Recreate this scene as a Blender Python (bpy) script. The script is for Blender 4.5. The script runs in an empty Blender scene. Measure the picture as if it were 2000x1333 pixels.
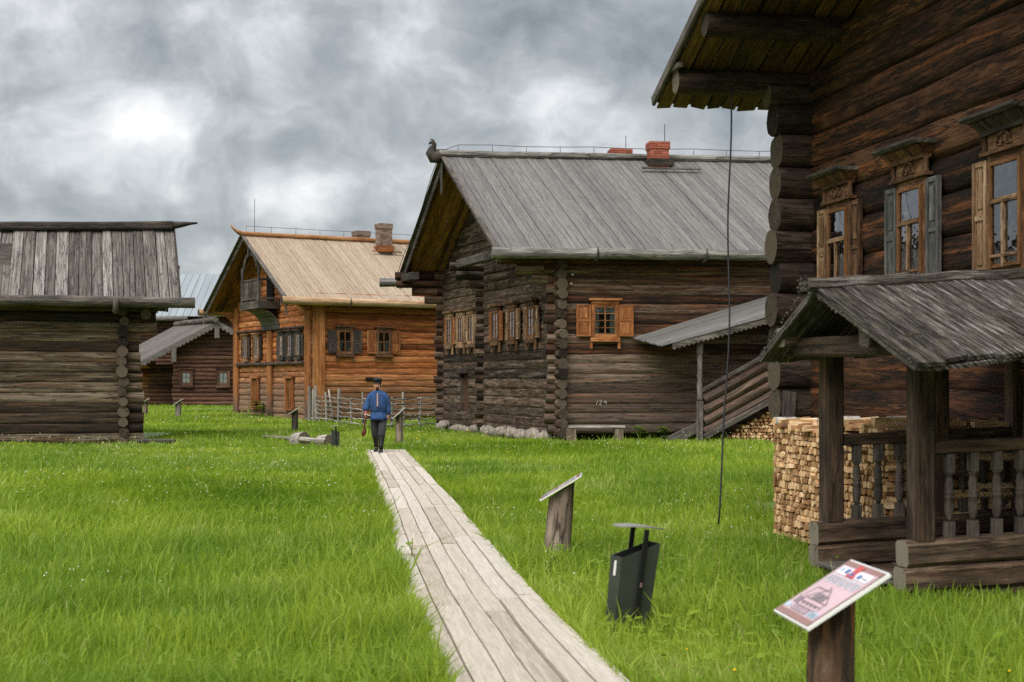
import bpy, math, random
import numpy as np
from mathutils import Vector, Matrix, noise as mnoise
random.seed(7)
rng = np.random.default_rng(11)
V = Vector
C = bpy.context.scene.collection
F = 2777.8          # focal length in photo pixels (50 mm on 36 mm, 2000 px wide)
EYE = 1.7
def P(u, v, d):     # photo pixel + distance -> world point
    return V(((u-1000)/F*d, d, EYE+(745-v)/F*d))
def s2l(c):
    return tuple(((x/255)/12.92 if x/255 <= .04045 else (((x/255)+.055)/1.055)**2.4) for x in c)
# ------------------------------------------------------------------ node helpers
def N(t, typ, ins=None, **props):
    n = t.nodes.new(typ)
    for k, v in props.items(): setattr(n, k, v)
    for k, v in (ins or {}).items():
        s = n.inputs[k]
        if isinstance(v, bpy.types.NodeSocket): t.links.new(v, s)
        else: s.default_value = v
    return n
def math_(t, op, a, b=0.0, clamp=False):
    n = N(t, 'ShaderNodeMath', {0: a, 1: b}, operation=op); n.use_clamp = clamp
    return n.outputs[0]
def vmul(t, v, k):
    return N(t, 'ShaderNodeVectorMath', {0: v, 1: k}, operation='MULTIPLY').outputs[0]
def noise(t, v, scale=1.0, detail=4.0, rough=.55, dist=0.0):
    return N(t, 'ShaderNodeTexNoise', {'Vector': v, 'Scale': scale, 'Detail': detail, 'Roughness': rough, 'Distortion': dist}).outputs['Fac']
def rng_(t, v, a, b, c=0.0, d=1.0, smooth=False):
    n = N(t, 'ShaderNodeMapRange', {'Value': v, 'From Min': a, 'From Max': b, 'To Min': c, 'To Max': d})
    n.clamp = True
    if smooth: n.interpolation_type = 'SMOOTHSTEP'
    return n.outputs[0]
def mix(t, f, a, b, mode='MIX'):
    n = t.nodes.new('ShaderNodeMix'); n.data_type = 'RGBA'; n.blend_type = mode
    for k, v in ((0, f), (6, a), (7, b)):
        s = n.inputs[k]
        if isinstance(v, bpy.types.NodeSocket): t.links.new(v, s)
        else: s.default_value = (tuple(v)+(1,))[:4] if k else v
    return n.outputs[2]
def ramp(t, f, stops):
    n = t.nodes.new('ShaderNodeValToRGB'); t.links.new(f, n.inputs[0])
    e = n.color_ramp.elements
    while len(e) < len(stops): e.new(.5)
    for i, (p, c) in enumerate(stops):
        e[i].position = p; e[i].color = (tuple(c)+(1,))[:4]
    return n.outputs[0]
def newmat(name):
    m = bpy.data.materials.new(name); m.use_nodes = True
    t = m.node_tree; b = t.nodes['Principled BSDF']
    return m, t, b
def wood(name, pal, streak=None, crack=.6, rough=.85, gs=(1.3, 26), bs=(.45, 3.5), bump=.35, zw=None, rv=.7, knots=0., contrast=2.0, moss=None, gr=(.58, 1.40)):
    """pal: albedo list dark->light (sRGB 0-255). gc = (along, across, seed)."""
    m, t, b = newmat(name)
    gc = N(t, 'ShaderNodeAttribute', attribute_name='gc').outputs['Vector']
    rn = N(t, 'ShaderNodeAttribute', attribute_name='rnd').outputs['Fac']
    n1 = noise(t, vmul(t, gc, (gs[0]*2.5, gs[1], 1)), 1, 6, .68)
    n2 = noise(t, vmul(t, gc, (bs[0]*2, bs[1], 1)), 1, 7, .66, .3)
    f = math_(t, 'MULTIPLY_ADD', math_(t, 'SUBTRACT', n2, .5), contrast); f.node.inputs[2].default_value = .5
    f = math_(t, 'ADD', f, math_(t, 'MULTIPLY', math_(t, 'SUBTRACT', rn, .5), rv))
    f = math_(t, 'ADD', f, math_(t, 'MULTIPLY', math_(t, 'SUBTRACT', n1, .5), .7), True)
    k = len(pal)-1
    col = ramp(t, f, [(i/k, s2l(c)) for i, c in enumerate(pal)])
    pos = N(t, 'ShaderNodeNewGeometry').outputs['Position']
    if streak:
        n4 = noise(t, vmul(t, gc, (.5, 6, 1.7)), 1, 4, .6)
        col = mix(t, math_(t, 'MULTIPLY', rng_(t, n4, .54, .68), streak[1]), col, s2l(streak[0]))
    if zw:
        z = N(t, 'ShaderNodeSeparateXYZ', {0: pos}).outputs[2]
        for z0, z1, c, a in zw:
            zz = math_(t, 'ADD', z, math_(t, 'MULTIPLY', math_(t, 'SUBTRACT', n2, .5), abs(z1-z0)*1.6))
            col = mix(t, math_(t, 'MULTIPLY', rng_(t, zz, z0, z1), a), col, s2l(c))
    if moss:
        n5 = noise(t, vmul(t, pos, (1, 1, 1)), moss[2], 5, .7)
        col = mix(t, math_(t, 'MULTIPLY', rng_(t, n5, .5, .62), moss[1]), col, s2l(moss[0]))
    g = rng_(t, n1, .25, .75, gr[0], gr[1])
    col = mix(t, 1.0, col, N(t, 'ShaderNodeCombineColor', {0: g, 1: g, 2: g}).outputs[0], 'MULTIPLY')
    n3 = noise(t, vmul(t, gc, (gs[0]*.55, gs[1]*.8, 2.3)), 1, 2, .5)
    n6 = noise(t, vmul(t, gc, (.55, gs[1]*.22, 3.1)), 1, 4, .6)
    ln = rng_(t, math_(t, 'ABSOLUTE', math_(t, 'SUBTRACT', n6, .5)), .022, .007)
    cm = math_(t, 'MULTIPLY', math_(t, 'MAXIMUM', rng_(t, n3, .64, .70), math_(t, 'MULTIPLY', ln, .85)), crack)
    col = mix(t, cm, col, (.012, .009, .007))
    if knots:
        vo = N(t, 'ShaderNodeTexVoronoi', {'Vector': vmul(t, gc, (1.1, 5, 1)), 'Scale': 1.0}).outputs['Distance']
        col = mix(t, math_(t, 'MULTIPLY', rng_(t, vo, .10, .04), knots), col, s2l((60, 38, 24)))
    t.links.new(col, b.inputs['Base Color'])
    b.inputs['Roughness'].default_value = rough
    b.inputs['Specular IOR Level'].default_value = .25
    h = math_(t, 'SUBTRACT', n1, math_(t, 'MULTIPLY', cm, .8))
    bp = N(t, 'ShaderNodeBump', {'Height': h, 'Strength': bump, 'Distance': .02})
    t.links.new(bp.outputs[0], b.inputs['Normal'])
    return m
def endgrain(name, dark, light):
    m, t, b = newmat(name)
    gc = N(t, 'ShaderNodeAttribute', attribute_name='gc').outputs['Vector']
    rn = N(t, 'ShaderNodeAttribute', attribute_name='rnd').outputs['Fac']
    sp = N(t, 'ShaderNodeSeparateXYZ', {0: gc})
    xy = N(t, 'ShaderNodeCombineXYZ', {0: sp.outputs[0], 1: sp.outputs[1]}).outputs[0]
    r = N(t, 'ShaderNodeVectorMath', {0: xy}, operation='LENGTH').outputs['Value']
    w = math_(t, 'SINE', math_(t, 'MULTIPLY', math_(t, 'ADD', r, math_(t, 'MULTIPLY', noise(t, gc, 9), .02)), 260))
    n = noise(t, gc, 14, 5, .7)
    f = math_(t, 'ADD', math_(t, 'MULTIPLY', w, .10), n)
    f = math_(t, 'ADD', f, math_(t, 'MULTIPLY', math_(t, 'SUBTRACT', rn, .5), .8), True)
    col = ramp(t, f, [(.25, s2l(dark)), (.75, s2l(light))])
    ang = math_(t, 'ARCTAN2', sp.outputs[1], sp.outputs[0])
    cr = noise(t, N(t, 'ShaderNodeCombineXYZ', {0: math_(t, 'MULTIPLY', ang, 2.2), 1: math_(t, 'MULTIPLY', r, 2), 2: sp.outputs[2]}).outputs[0], 1.6, 2)
    col = mix(t, rng_(t, cr, .66, .70), col, (.01, .008, .006))
    t.links.new(col, b.inputs['Base Color']); b.inputs['Roughness'].default_value = .9
    b.inputs['Specular IOR Level'].default_value = .2
    return m
def plain(name, c, rough=.6, metal=0., var=.12, scale=6, c2=None, bump=0.):
    m, t, b = newmat(name)
    pos = N(t, 'ShaderNodeTexCoord').outputs['Object']
    n = noise(t, pos, scale, 6, .65)
    c = s2l(c); c2 = s2l(c2) if c2 else tuple(x*(1-var*2.2) for x in c)
    t.links.new(ramp(t, n, [(.3, c2), (.68, c)]), b.inputs['Base Color'])
    b.inputs['Roughness'].default_value = rough; b.inputs['Metallic'].default_value = metal
    b.inputs['Specular IOR Level'].default_value = .3
    if bump:
        bp = N(t, 'ShaderNodeBump', {'Height': n, 'Strength': bump, 'Distance': .02}); t.links.new(bp.outputs[0], b.inputs['Normal'])
    return m
# ------------------------------------------------------------------ mesh builder
class MB:
    def __init__(s): s.v = []; s.f = []; s.g = []; s.r = []; s.mi = []; s.sm = []
    def add(s, vs, fs, gs=None, rnd=None, mi=0, smooth=False):
        b = len(s.v); rnd = random.random() if rnd is None else rnd
        s.v += [tuple(v) for v in vs]; s.g += [tuple(g) for g in (gs if gs is not None else vs)]
        s.r += [rnd]*len(vs)
        for i, f in enumerate(fs):
            s.f.append([b+k for k in f]); s.mi.append(mi[i] if isinstance(mi, list) else mi)
            s.sm.append(smooth[i] if isinstance(smooth, list) else smooth)
    def hexa(s, p, rnd=None, mi=0):
        """8 corners: bottom 0-3 ccw, top 4-7."""
        p = [V(q) for q in p]
        ax = [(p[1]-p[0]).length, (p[3]-p[0]).length, (p[4]-p[0]).length]
        L = ax.index(max(ax)); o = random.random()*60; rnd = random.random() if rnd is None else rnd
        cc = [(0,0,0),(1,0,0),(1,1,0),(0,1,0),(0,0,1),(1,0,1),(1,1,1),(0,1,1)]
        gs = []
        for c in cc:
            q = [c[i]*ax[i] for i in range(3)]
            gs.append((q[L]+o, sum(q)-q[L], o))
        s.add(p, [(3,2,1,0),(4,5,6,7),(0,1,5,4),(1,2,6,5),(2,3,7,6),(3,0,4,7)], gs, rnd, mi)
    def box(s, o, ax, ay, az, rnd=None, mi=0):
        o, ax, ay, az = V(o), V(ax), V(ay), V(az)
        if ax.cross(ay).dot(az) < 0: o, ax = o+ax, -ax
        s.hexa([o, o+ax, o+ax+ay, o+ay, o+az, o+ax+az, o+ax+ay+az, o+ay+az], rnd, mi)
    def cbox(s, c, ax, ay, az, rnd=None, mi=0):   # centred on c, full extents
        c, ax, ay, az = V(c), V(ax), V(ay), V(az)
        s.box(c-ax/2-ay/2-az/2, ax, ay, az, rnd, mi)
    def prism(s, sec, p0, p1, u, w, seg=1, wob=0., rnd=None, mi=0, mie=None, scale1=1., smooth=False, gseed=None):
        """2-D section (list of (a,b) along u,w) swept p0->p1."""
        p0, p1, u, w = V(p0), V(p1), V(u), V(w)
        n = len(sec); vs = []; gs = []; o = random.random()*60 if gseed is None else gseed; L = (p1-p0).length
        per = [0]
        for i in range(n): per.append(per[-1]+math.dist(sec[i], sec[(i+1) % n]))
        rnd = random.random() if rnd is None else rnd
        for k in range(seg+1):
            f = k/seg; c = p0.lerp(p1, f); sc = 1+(scale1-1)*f
            j = V((random.uniform(-1,1), random.uniform(-1,1)))*wob if wob and 0 < k < seg else V((0,0))
            for i in range(n):
                vs.append(c+u*(sec[i][0]*sc+j.x)+w*(sec[i][1]*sc+j.y)); gs.append((L*f+o, per[i], o))
        fs = []
        fl = u.cross(w).dot(p1-p0) > 0
        for k in range(seg):
            for i in range(n):
                a, b = k*n+i, k*n+(i+1) % n
                q = (a, b, b+n, a+n); fs.append(q if fl else q[::-1])
        s.add(vs, fs, gs, rnd, mi, smooth)
        me = mi if mie is None else mie
        for k, c in ((0, p0), (seg, p1)):
            e = vs[k*n:(k+1)*n]; sc = 1 if k == 0 else scale1
            ge = [(a*sc, b*sc, o+k) for a, b in sec]
            q = tuple(range(n)); q = q if (k > 0) == fl else q[::-1]
            s.add(e, [q], ge, rnd, me)
    def beam(s, p0, p1, w, h, up=(0,0,1), ch=.015, seg=1, wob=0., rnd=None, mi=0, mie=None):
        p0, p1 = V(p0), V(p1); d = (p1-p0).normalized(); u = d.cross(V(up)).normalized(); q = u.cross(d).normalized()
        a, b, c = w/2, h/2, min(ch, w*.3, h*.3)
        sec = [(-a+c,-b),(a-c,-b),(a,-b+c),(a,b-c),(a-c,b),(-a+c,b),(-a,b-c),(-a,-b+c)] if c > 0 else [(-a,-b),(a,-b),(a,b),(-a,b)]
        s.prism(sec, p0, p1, u, q, seg, wob, rnd, mi, mie)
    def log(s, p0, p1, r0, r1=None, n=12, seg=None, wob=.012, rnd=None, mi=0, mie=1, flat=0., cut=True):
        p0, p1 = V(p0), V(p1); r1 = r0 if r1 is None else r1
        d = (p1-p0); L = d.length; d.normalize()
        up = V((0,0,1)) if abs(d.z) < .9 else V((0,1,0))
        u = d.cross(up).normalized(); w = u.cross(d).normalized()
        seg = seg or max(1, int(L/.7)); o = random.random()*80; rnd = random.random() if rnd is None else rnd
        prof = [1+random.uniform(-.05,.05) for _ in range(n)]
        ph = random.random()*10
        vs, gs = [], []
        for k in range(seg+1):
            f = k/seg; c = p0.lerp(p1, f); r = r0+(r1-r0)*f
            x = L*f
            jx = wob*mnoise.noise(V((x*.9, ph, 0))); jy = wob*mnoise.noise(V((x*.9, ph, 9)))
            r *= 1+.07*mnoise.noise(V((x*1.3, ph, 4)))
            for i in range(n+1):
                a = 2*math.pi*(i % n)/n; q = r*prof[i % n]*(1+.05*mnoise.noise(V((x*2, i % n, ph))))
                ca = math.cos(a); ca = math.tanh(1.9*ca)*flat if flat else ca
                vs.append(c+u*(ca*q+jx)+w*(math.sin(a)*q+jy)); gs.append((x+o, 2*math.pi*i/n*r0, o))
        m = n+1; fs = []
        for k in range(seg):
            for i in range(n): fs.append((k*m+i, k*m+i+1, (k+1)*m+i+1, (k+1)*m+i))
        s.add(vs, [q[::-1] for q in fs] if u.cross(w).dot(d) < 0 else fs, gs, rnd, mi, True)
        for k, r in ((0, r0), (seg, r1)):
            e = vs[k*m:k*m+n]; c = sum(e, V())/n
            ge = [((q-c).dot(u), (q-c).dot(w), o) for q in e]
            q = tuple(range(n)); flip = (k == 0) == (u.cross(w).dot(d) > 0)
            s.add(e, [q[::-1] if flip else q], ge, rnd, mie)
    def tube(s, pts, r, n=6, rnd=None, mi=0, r1=None):
        pts = [V(p) for p in pts]; vs = []; gs = []; o = random.random()*50; L = 0
        r1 = r if r1 is None else r1
        for k, p in enumerate(pts):
            d = (pts[min(k+1, len(pts)-1)]-pts[max(k-1, 0)]).normalized()
            up = V((0,0,1)) if abs(d.z) < .9 else V((0,1,0)); u = d.cross(up).normalized(); w = u.cross(d)
            if k: L += (p-pts[k-1]).length
            rr = r+(r1-r)*k/(len(pts)-1)
            for i in range(n):
                a = 2*math.pi*i/n; vs.append(p+u*math.cos(a)*rr+w*math.sin(a)*rr); gs.append((L+o, a*rr, o))
        fs = [(k*n+i, k*n+(i+1) % n, (k+1)*n+(i+1) % n, (k+1)*n+i) for k in range(len(pts)-1) for i in range(n)]
        fs += [tuple(range(n))[::-1], tuple(range((len(pts)-1)*n, len(pts)*n))]
        s.add(vs, fs, gs, rnd, mi, [True]*(len(fs)-2)+[False]*2)
    def loft(s, rings, cap0=True, cap1=True, rnd=None, mi=0, smooth=True):
        n = len(rings[0]); vs = [p for r in rings for p in r]
        fs = [(k*n+i, k*n+(i+1) % n, (k+1)*n+(i+1) % n, (k+1)*n+i) for k in range(len(rings)-1) for i in range(n)]
        if cap0: fs.append(tuple(range(n))[::-1])
        if cap1: fs.append(tuple(range((len(rings)-1)*n, len(rings)*n)))
        s.add(vs, fs, None, rnd, mi, smooth)
    def lathe(s, prof, base, axis=(0,0,1), n=14, rnd=None, mi=0):
        base, axis = V(base), V(axis).normalized()
        up = V((0,0,1)) if abs(axis.z) < .9 else V((0,1,0)); u = axis.cross(up).normalized(); w = axis.cross(u)
        vs, gs = [], []; o = random.random()*50
        for z, r in prof:
            for i in range(n):
                a = 2*math.pi*i/n; vs.append(base+axis*z+u*math.cos(a)*r+w*math.sin(a)*r); gs.append((z+o, a*r, o))
        fs = [(k*n+i, k*n+(i+1) % n, (k+1)*n+(i+1) % n, (k+1)*n+i) for k in range(len(prof)-1) for i in range(n)]
        fs += [tuple(range(n))[::-1], tuple(range((len(prof)-1)*n, len(prof)*n))]
        s.add(vs, fs, gs, rnd, mi, [True]*(len(fs)-2)+[False]*2)
    def blob(s, c, r, n=10, m=7, jit=.18, rnd=None, mi=0, ax=(1,1,1)):
        c = V(c); ph = random.random()*99; vs = []; fs = []
        for k in range(1, m):
            th = math.pi*k/m
            for i in range(n):
                a = 2*math.pi*i/n; q = V((math.sin(th)*math.cos(a)*ax[0], math.sin(th)*math.sin(a)*ax[1], math.cos(th)*ax[2]))
                vs.append(c+q*r*(1+jit*2*mnoise.noise(q*1.4+V((ph, 0, 0)))))
        vs += [c+V((0,0,r*ax[2])), c-V((0,0,r*ax[2]))]; T = len(vs)-2
        for k in range(m-2):
            for i in range(n): fs.append((k*n+i, (k+1)*n+i, (k+1)*n+(i+1) % n, k*n+(i+1) % n))
        for i in range(n):
            fs.append((T, i, (i+1) % n)); fs.append((T+1, (m-2)*n+(i+1) % n, (m-2)*n+i))
        s.add(vs, fs, None, rnd, mi, True)
    def build(s, name, mats, parent=None, loc=None, **props):
        me = bpy.data.meshes.new(name)
        o = V(loc) if loc is not None else V((0,0,0))
        me.from_pydata([(v[0]-o.x, v[1]-o.y, v[2]-o.z) for v in s.v], [], s.f)
        for m in (mats if isinstance(mats, (list, tuple)) else [mats]): me.materials.append(m)
        k = len(me.materials)-1
        me.polygons.foreach_set('material_index', [min(i, k) for i in s.mi])
        me.polygons.foreach_set('use_smooth', s.sm)
        a = me.attributes.new('gc', 'FLOAT_VECTOR', 'POINT'); a.data.foreach_set('vector', [x for g in s.g for x in g])
        a = me.attributes.new('rnd', 'FLOAT', 'POINT'); a.data.foreach_set('value', s.r)
        me.update()
        ob = bpy.data.objects.new(name, me); C.objects.link(ob); ob.location = o
        if parent is not None: setpar(ob, parent)
        for k, v in props.items(): ob[k] = v
        return ob
def wloc(o):
    p = V(o.location)
    return p + (wloc(o.parent)+V(o.matrix_parent_inverse.translation) if o.parent else V((0,0,0)))
def setpar(o, p):
    o.parent = p; o.matrix_parent_inverse = Matrix.Translation(-wloc(p))
def thing(name, loc, label, cat, group=None):
    e = bpy.data.objects.new(name, None); C.objects.link(e); e.location = loc; e.empty_display_size = .3
    e['label'] = label; e['category'] = cat
    if group: e['group'] = group
    return e
def tag(o, label, cat, group=None):
    o['label'] = label; o['category'] = cat
    if group: o['group'] = group
    return o
def ground(x, y):
    return .05*math.sin(x*.31+1.3)*math.sin(y*.23+.4)+.03*math.sin(x*.9+y*.55)
# ------------------------------------------------------------------ materials
M = {}
M['log_main'] = wood('dark weathered log', [(28,20,16),(58,44,33),(85,68,55),(125,104,88)], streak=((150,136,122),.4), crack=1.0, gs=(1.3,34), bs=(.9,9), rv=.7, contrast=2.2, bump=.7)
M['log_side'] = wood('red brown log', [(28,18,12),(63,41,28),(89,65,48),(120,103,89)], streak=((140,82,46),.5), crack=1.0, gs=(.7,40), bs=(.4,10), rv=.9, contrast=2.2,
                     zw=[(2.6,.6,(96,85,77),.6)])
M['log_barn'] = wood('grey brown log', [(27,21,16),(59,46,35),(87,73,57),(123,109,92)], streak=((116,76,48),.45), crack=1.0, gs=(.6,40), bs=(.35,10), rv=.9, contrast=2.2)
M['log_orange'] = wood('honey brown log', [(64,35,21),(120,67,32),(156,89,46),(191,128,80)], streak=((110,64,36),.5), crack=.35, gs=(.8,34), bs=(.45,8), rv=.8,
                       zw=[(2.3,.9,(110,84,62),.9),(4.2,5.1,(116,58,28),.5)], knots=.6)
M['log_gable'] = wood('pale brown gable log', [(85,44,22),(145,83,45),(183,114,67),(215,151,99)], streak=((96,60,38),.6), crack=.4, gs=(1.0,26), bs=(.6,5), rv=.6,
                      zw=[(2.6,1.0,(120,102,84),.85)], knots=.4)
M['log_far'] = wood('far dark log', [(44,28,22),(70,46,36),(88,60,46),(106,78,62)], crack=.3, gs=(.7,20), bs=(.4,5), rv=.6)
M['log_big'] = wood('big old log', [(16,11,9),(48,29,18),(76,47,31),(102,71,48)], streak=((146,90,50),.6), crack=1.0, gs=(.8,30), bs=(.7,6), bump=1.0, rv=.7, contrast=2.4)
M['log_big_dark'] = wood('big dark log end', [(28,21,17),(54,42,34),(74,60,50),(100,86,75)], crack=1.0, gs=(1.2,26), bs=(.7,5), bump=.6, rv=.3)
M['end_dark'] = endgrain('dark end grain', (34,27,22), (92,80,68))
M['end_grey'] = endgrain('grey end grain', (62,54,46), (132,122,108))
M['roof_grey'] = wood('weathered grey roof board', [(74,70,68),(99,96,93),(115,112,108),(134,132,128)], crack=.45, gs=(.8,50), bs=(.3,22), rv=.35, knots=.9, contrast=.7, rough=.75, gr=(.72,1.24))
M['roof_barn'] = wood('old barn roof board', [(50,45,40),(86,80,74),(115,109,103),(148,143,138)], crack=.9, gs=(.5,34), bs=(.3,16), rv=.55, knots=.6, contrast=1.5)
M['roof_new'] = wood('pale new roof board', [(128,111,92),(151,132,112),(161,143,123),(170,154,136)], crack=.2, gs=(.7,44), bs=(.3,20), rv=.45, knots=.7, contrast=.9)
M['roof_old'] = wood('mossy old porch board', [(40,35,31),(70,64,58),(98,91,85),(150,143,138)], crack=.95, gs=(2.2,60), bs=(1.3,34), rv=.5, contrast=2.6, moss=((96,94,70),.35,6.0), bump=1.0)
M['roof_far'] = wood('far grey board', [(73,68,63),(92,87,82),(102,96,92),(114,110,105)], crack=.3, rv=.5)
M['soffit'] = wood('orange soffit board', [(60,38,18),(112,74,34),(138,94,46),(160,116,64)], crack=.3, gs=(1.0,20), rv=.7)
M['soffit_green'] = wood('greenish soffit board', [(53,39,22),(90,64,33),(110,81,44),(129,101,61)], crack=.4, gs=(1.0,24), rv=.9, moss=((78,76,44),.5,1.6))
M['trim_grey'] = wood('weathered grey trim', [(43,39,36),(70,64,59),(95,88,81),(128,119,112)], crack=.5, gs=(1.6,30), rv=.4)
M['trim_dark'] = wood('dark weathered trim', [(34,29,26),(56,49,44),(74,66,60),(100,92,86)], crack=.5, gs=(1.4,28), rv=.4)
M['trim_orange'] = wood('orange brown trim', [(84,46,24),(134,80,44),(160,102,60),(188,134,90)], crack=.4, gs=(1.6,30), rv=.4, knots=.3)
M['trim_brown'] = wood('brown window trim', [(48,32,22),(86,58,40),(112,80,56),(150,116,86)], crack=.6, gs=(2.2,36), bs=(2,10), rv=.5)
M['trim_tan'] = wood('peeling tan trim', [(70,50,36),(120,90,66),(156,124,94),(196,168,138)], crack=.8, gs=(2.2,34), rv=.4)
M['trim_blue'] = wood('grey blue shutter paint', [(50,50,49),(80,79,78),(103,101,98),(136,132,126)], crack=.6, gs=(2.0,30), rv=.3)
M['post_orange'] = wood('orange board casing', [(95,54,26),(139,85,45),(162,105,59),(179,126,79)], crack=.4, gs=(.8,22), bs=(.4,4), rv=.4, zw=[(1.4,.3,(88,78,70),.85)], knots=.4)
M['gutter_new'] = wood('new peeled gutter log', [(142,108,78),(167,135,103),(180,152,122),(194,171,144)], crack=.2, gs=(.6,16), rv=.2)
M['ridge_new'] = wood('orange ridge beam', [(120,80,48),(150,104,66),(168,124,84),(186,146,106)], crack=.3, rv=.2)
M['gutter_grey'] = wood('grey gutter log', [(66,63,59),(96,92,87),(120,116,110),(150,146,140)], crack=.7, gs=(.8,22), rv=.2)
M['porch'] = wood('dark porch timber', [(34,26,22),(65,51,41),(89,71,58),(125,104,85)], streak=((112,80,54),.3), crack=.7, gs=(1.2,26), bs=(.7,5), bump=.5, rv=.35, moss=((56,58,40),.35,3.5))
M['baluster'] = wood('grey turned baluster', [(49,44,39),(76,69,63),(96,87,79),(121,112,103)], crack=.5, gs=(2.5,40), rv=.2)
M['board'] = wood('boardwalk plank', [(147,137,121),(176,164,149),(185,174,161),(194,185,174)], crack=.12, gs=(1.0,60), bs=(.7,14), rv=.6, knots=.2, contrast=.7, rough=.8, bump=.2, gr=(.80,1.16))
M['post'] = wood('sign post log', [(70,56,46),(106,90,78),(134,118,104),(160,146,132)], crack=.9, gs=(1.1,22), bs=(1.0,6), rv=.2, bump=.6, streak=((140,78,40),.3))
M['post_near'] = wood('near sign post log', [(40,27,19),(77,56,41),(101,80,62),(119,114,110)], crack=.9, gs=(1.6,20), bs=(2,8), rv=.2, bump=.6, streak=((154,84,38),.5), knots=.7)
M['fence'] = wood('grey fence pole', [(84,77,70),(121,113,106),(150,142,133),(178,172,163)], crack=.5, gs=(1.6,26), rv=.6)
M['fire'] = wood('split firewood', [(104,76,54),(176,134,92),(214,174,126),(236,206,168)], crack=.5, gs=(3,26), bs=(3,9), rv=1.0, contrast=1.6)
M['fire_end'] = endgrain('firewood end', (150,108,70), (232,192,146))
M['fire_dim'] = wood('old split firewood', [(114,77,46),(161,114,70),(187,143,95),(216,176,128)], crack=.6, gs=(3,26), bs=(3,9), rv=1.0, contrast=1.6)
M['birch'] = plain('white birch bark', (214,206,194), .8, 0, .2, 14, (96,84,72))
M['stone'] = plain('foundation stone', (176,165,152), .9, 0, .2, 5, (88,80,72), .9)
M['brick'] = None
M['black'] = plain('black painted steel', (22,22,22), .45)
M['bin'] = plain('dark grey green bin steel', (58,62,54), .5, 0, .1, 3)
M['bin_in'] = plain('bin inside', (24,24,24), .8)
M['bin_roof'] = plain('grey bin lid steel', (150,146,142), .45, .2, .1, 4)
M['white'] = plain('white paint', (226,224,220), .5, 0, .03)
M['chalk'] = plain('chalk white', (176,170,160), .9, 0, .05)
M['curtain'] = plain('pale curtain', (206,212,206), .9, 0, .1, 3)
M['curtain_tan'] = plain('tan curtain', (150,116,84), .9, 0, .2, 3)
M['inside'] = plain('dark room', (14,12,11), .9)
M['putty'] = wood('orange window sash', [(71,44,24),(105,68,39),(124,85,53),(146,109,75)], crack=.3, gs=(2,30), rv=.4)
M['moss_chink'] = plain('moss caulking', (142,118,82), 1, 0, .3, 25, (70,56,38), .8)
M['wire'] = plain('dark wire', (40,40,42), .6)
M['metal_wire'] = plain('grey lightning wire', (96,98,100), .5, .4)
def brick_mat(name, a, b_):
    m, t, b = newmat(name)
    rn = N(t, 'ShaderNodeAttribute', attribute_name='rnd').outputs['Fac']
    pos = N(t, 'ShaderNodeTexCoord').outputs['Object']
    f = math_(t, 'ADD', math_(t, 'MULTIPLY', rn, .6), math_(t, 'MULTIPLY', noise(t, pos, 9, 5, .7), .5))
    t.links.new(ramp(t, f, [(.2, s2l(a)), (.8, s2l(b_))]), b.inputs['Base Color']); b.inputs['Roughness'].default_value = .9
    return m
M['brick'] = brick_mat('red chimney brick', (126,62,46), (170,96,74))
M['brick_old'] = brick_mat('stained grey chimney brick', (92,70,60), (142,122,108))
M['mortar'] = plain('mortar', (150,138,126), .95)
def glass_mat():
    m, t, b = newmat('window glass')
    b.inputs['Base Color'].default_value = (.02,.022,.024,1); b.inputs['Roughness'].default_value = .04
    b.inputs['Specular IOR Level'].default_value = .9
    pos = N(t, 'ShaderNodeTexCoord').outputs['Object']
    bp = N(t, 'ShaderNodeBump', {'Height': noise(t, pos, 3.5, 2), 'Strength': .12, 'Distance': .05}); t.links.new(bp.outputs[0], b.inputs['Normal'])
    lp = t.nodes['Material Output']
    tr = N(t, 'ShaderNodeBsdfTransparent', {'Color': (.85,.87,.86,1)})
    fr = N(t, 'ShaderNodeFresnel', {'IOR': 1.6})
    gl = N(t, 'ShaderNodeBsdfGlossy', {'Roughness': .03, 'Color': (.9,.92,.95,1), 'Normal': bp.outputs[0]})
    f = math_(t, 'ADD', math_(t, 'MULTIPLY', fr.outputs[0], 1.2), .14, True)
    mx = N(t, 'ShaderNodeMixShader', {0: f, 1: tr.outputs[0], 2: gl.outputs[0]})
    t.links.new(mx.outputs[0], lp.inputs[0])
    return m
M['glass'] = glass_mat()
def metal_roof():
    m, t, b = newmat('blue grey sheet metal roof')
    gc = N(t, 'ShaderNodeAttribute', attribute_name='gc').outputs['Vector']
    n = noise(t, vmul(t, gc, (.15, 1.6, 1)), 1, 4)
    t.links.new(ramp(t, n, [(.3, s2l((122,129,134))), (.7, s2l((148,155,159)))]), b.inputs['Base Color'])
    b.inputs['Roughness'].default_value = .45; b.inputs['Metallic'].default_value = .25
    return m
M['sheet'] = metal_roof()
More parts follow.
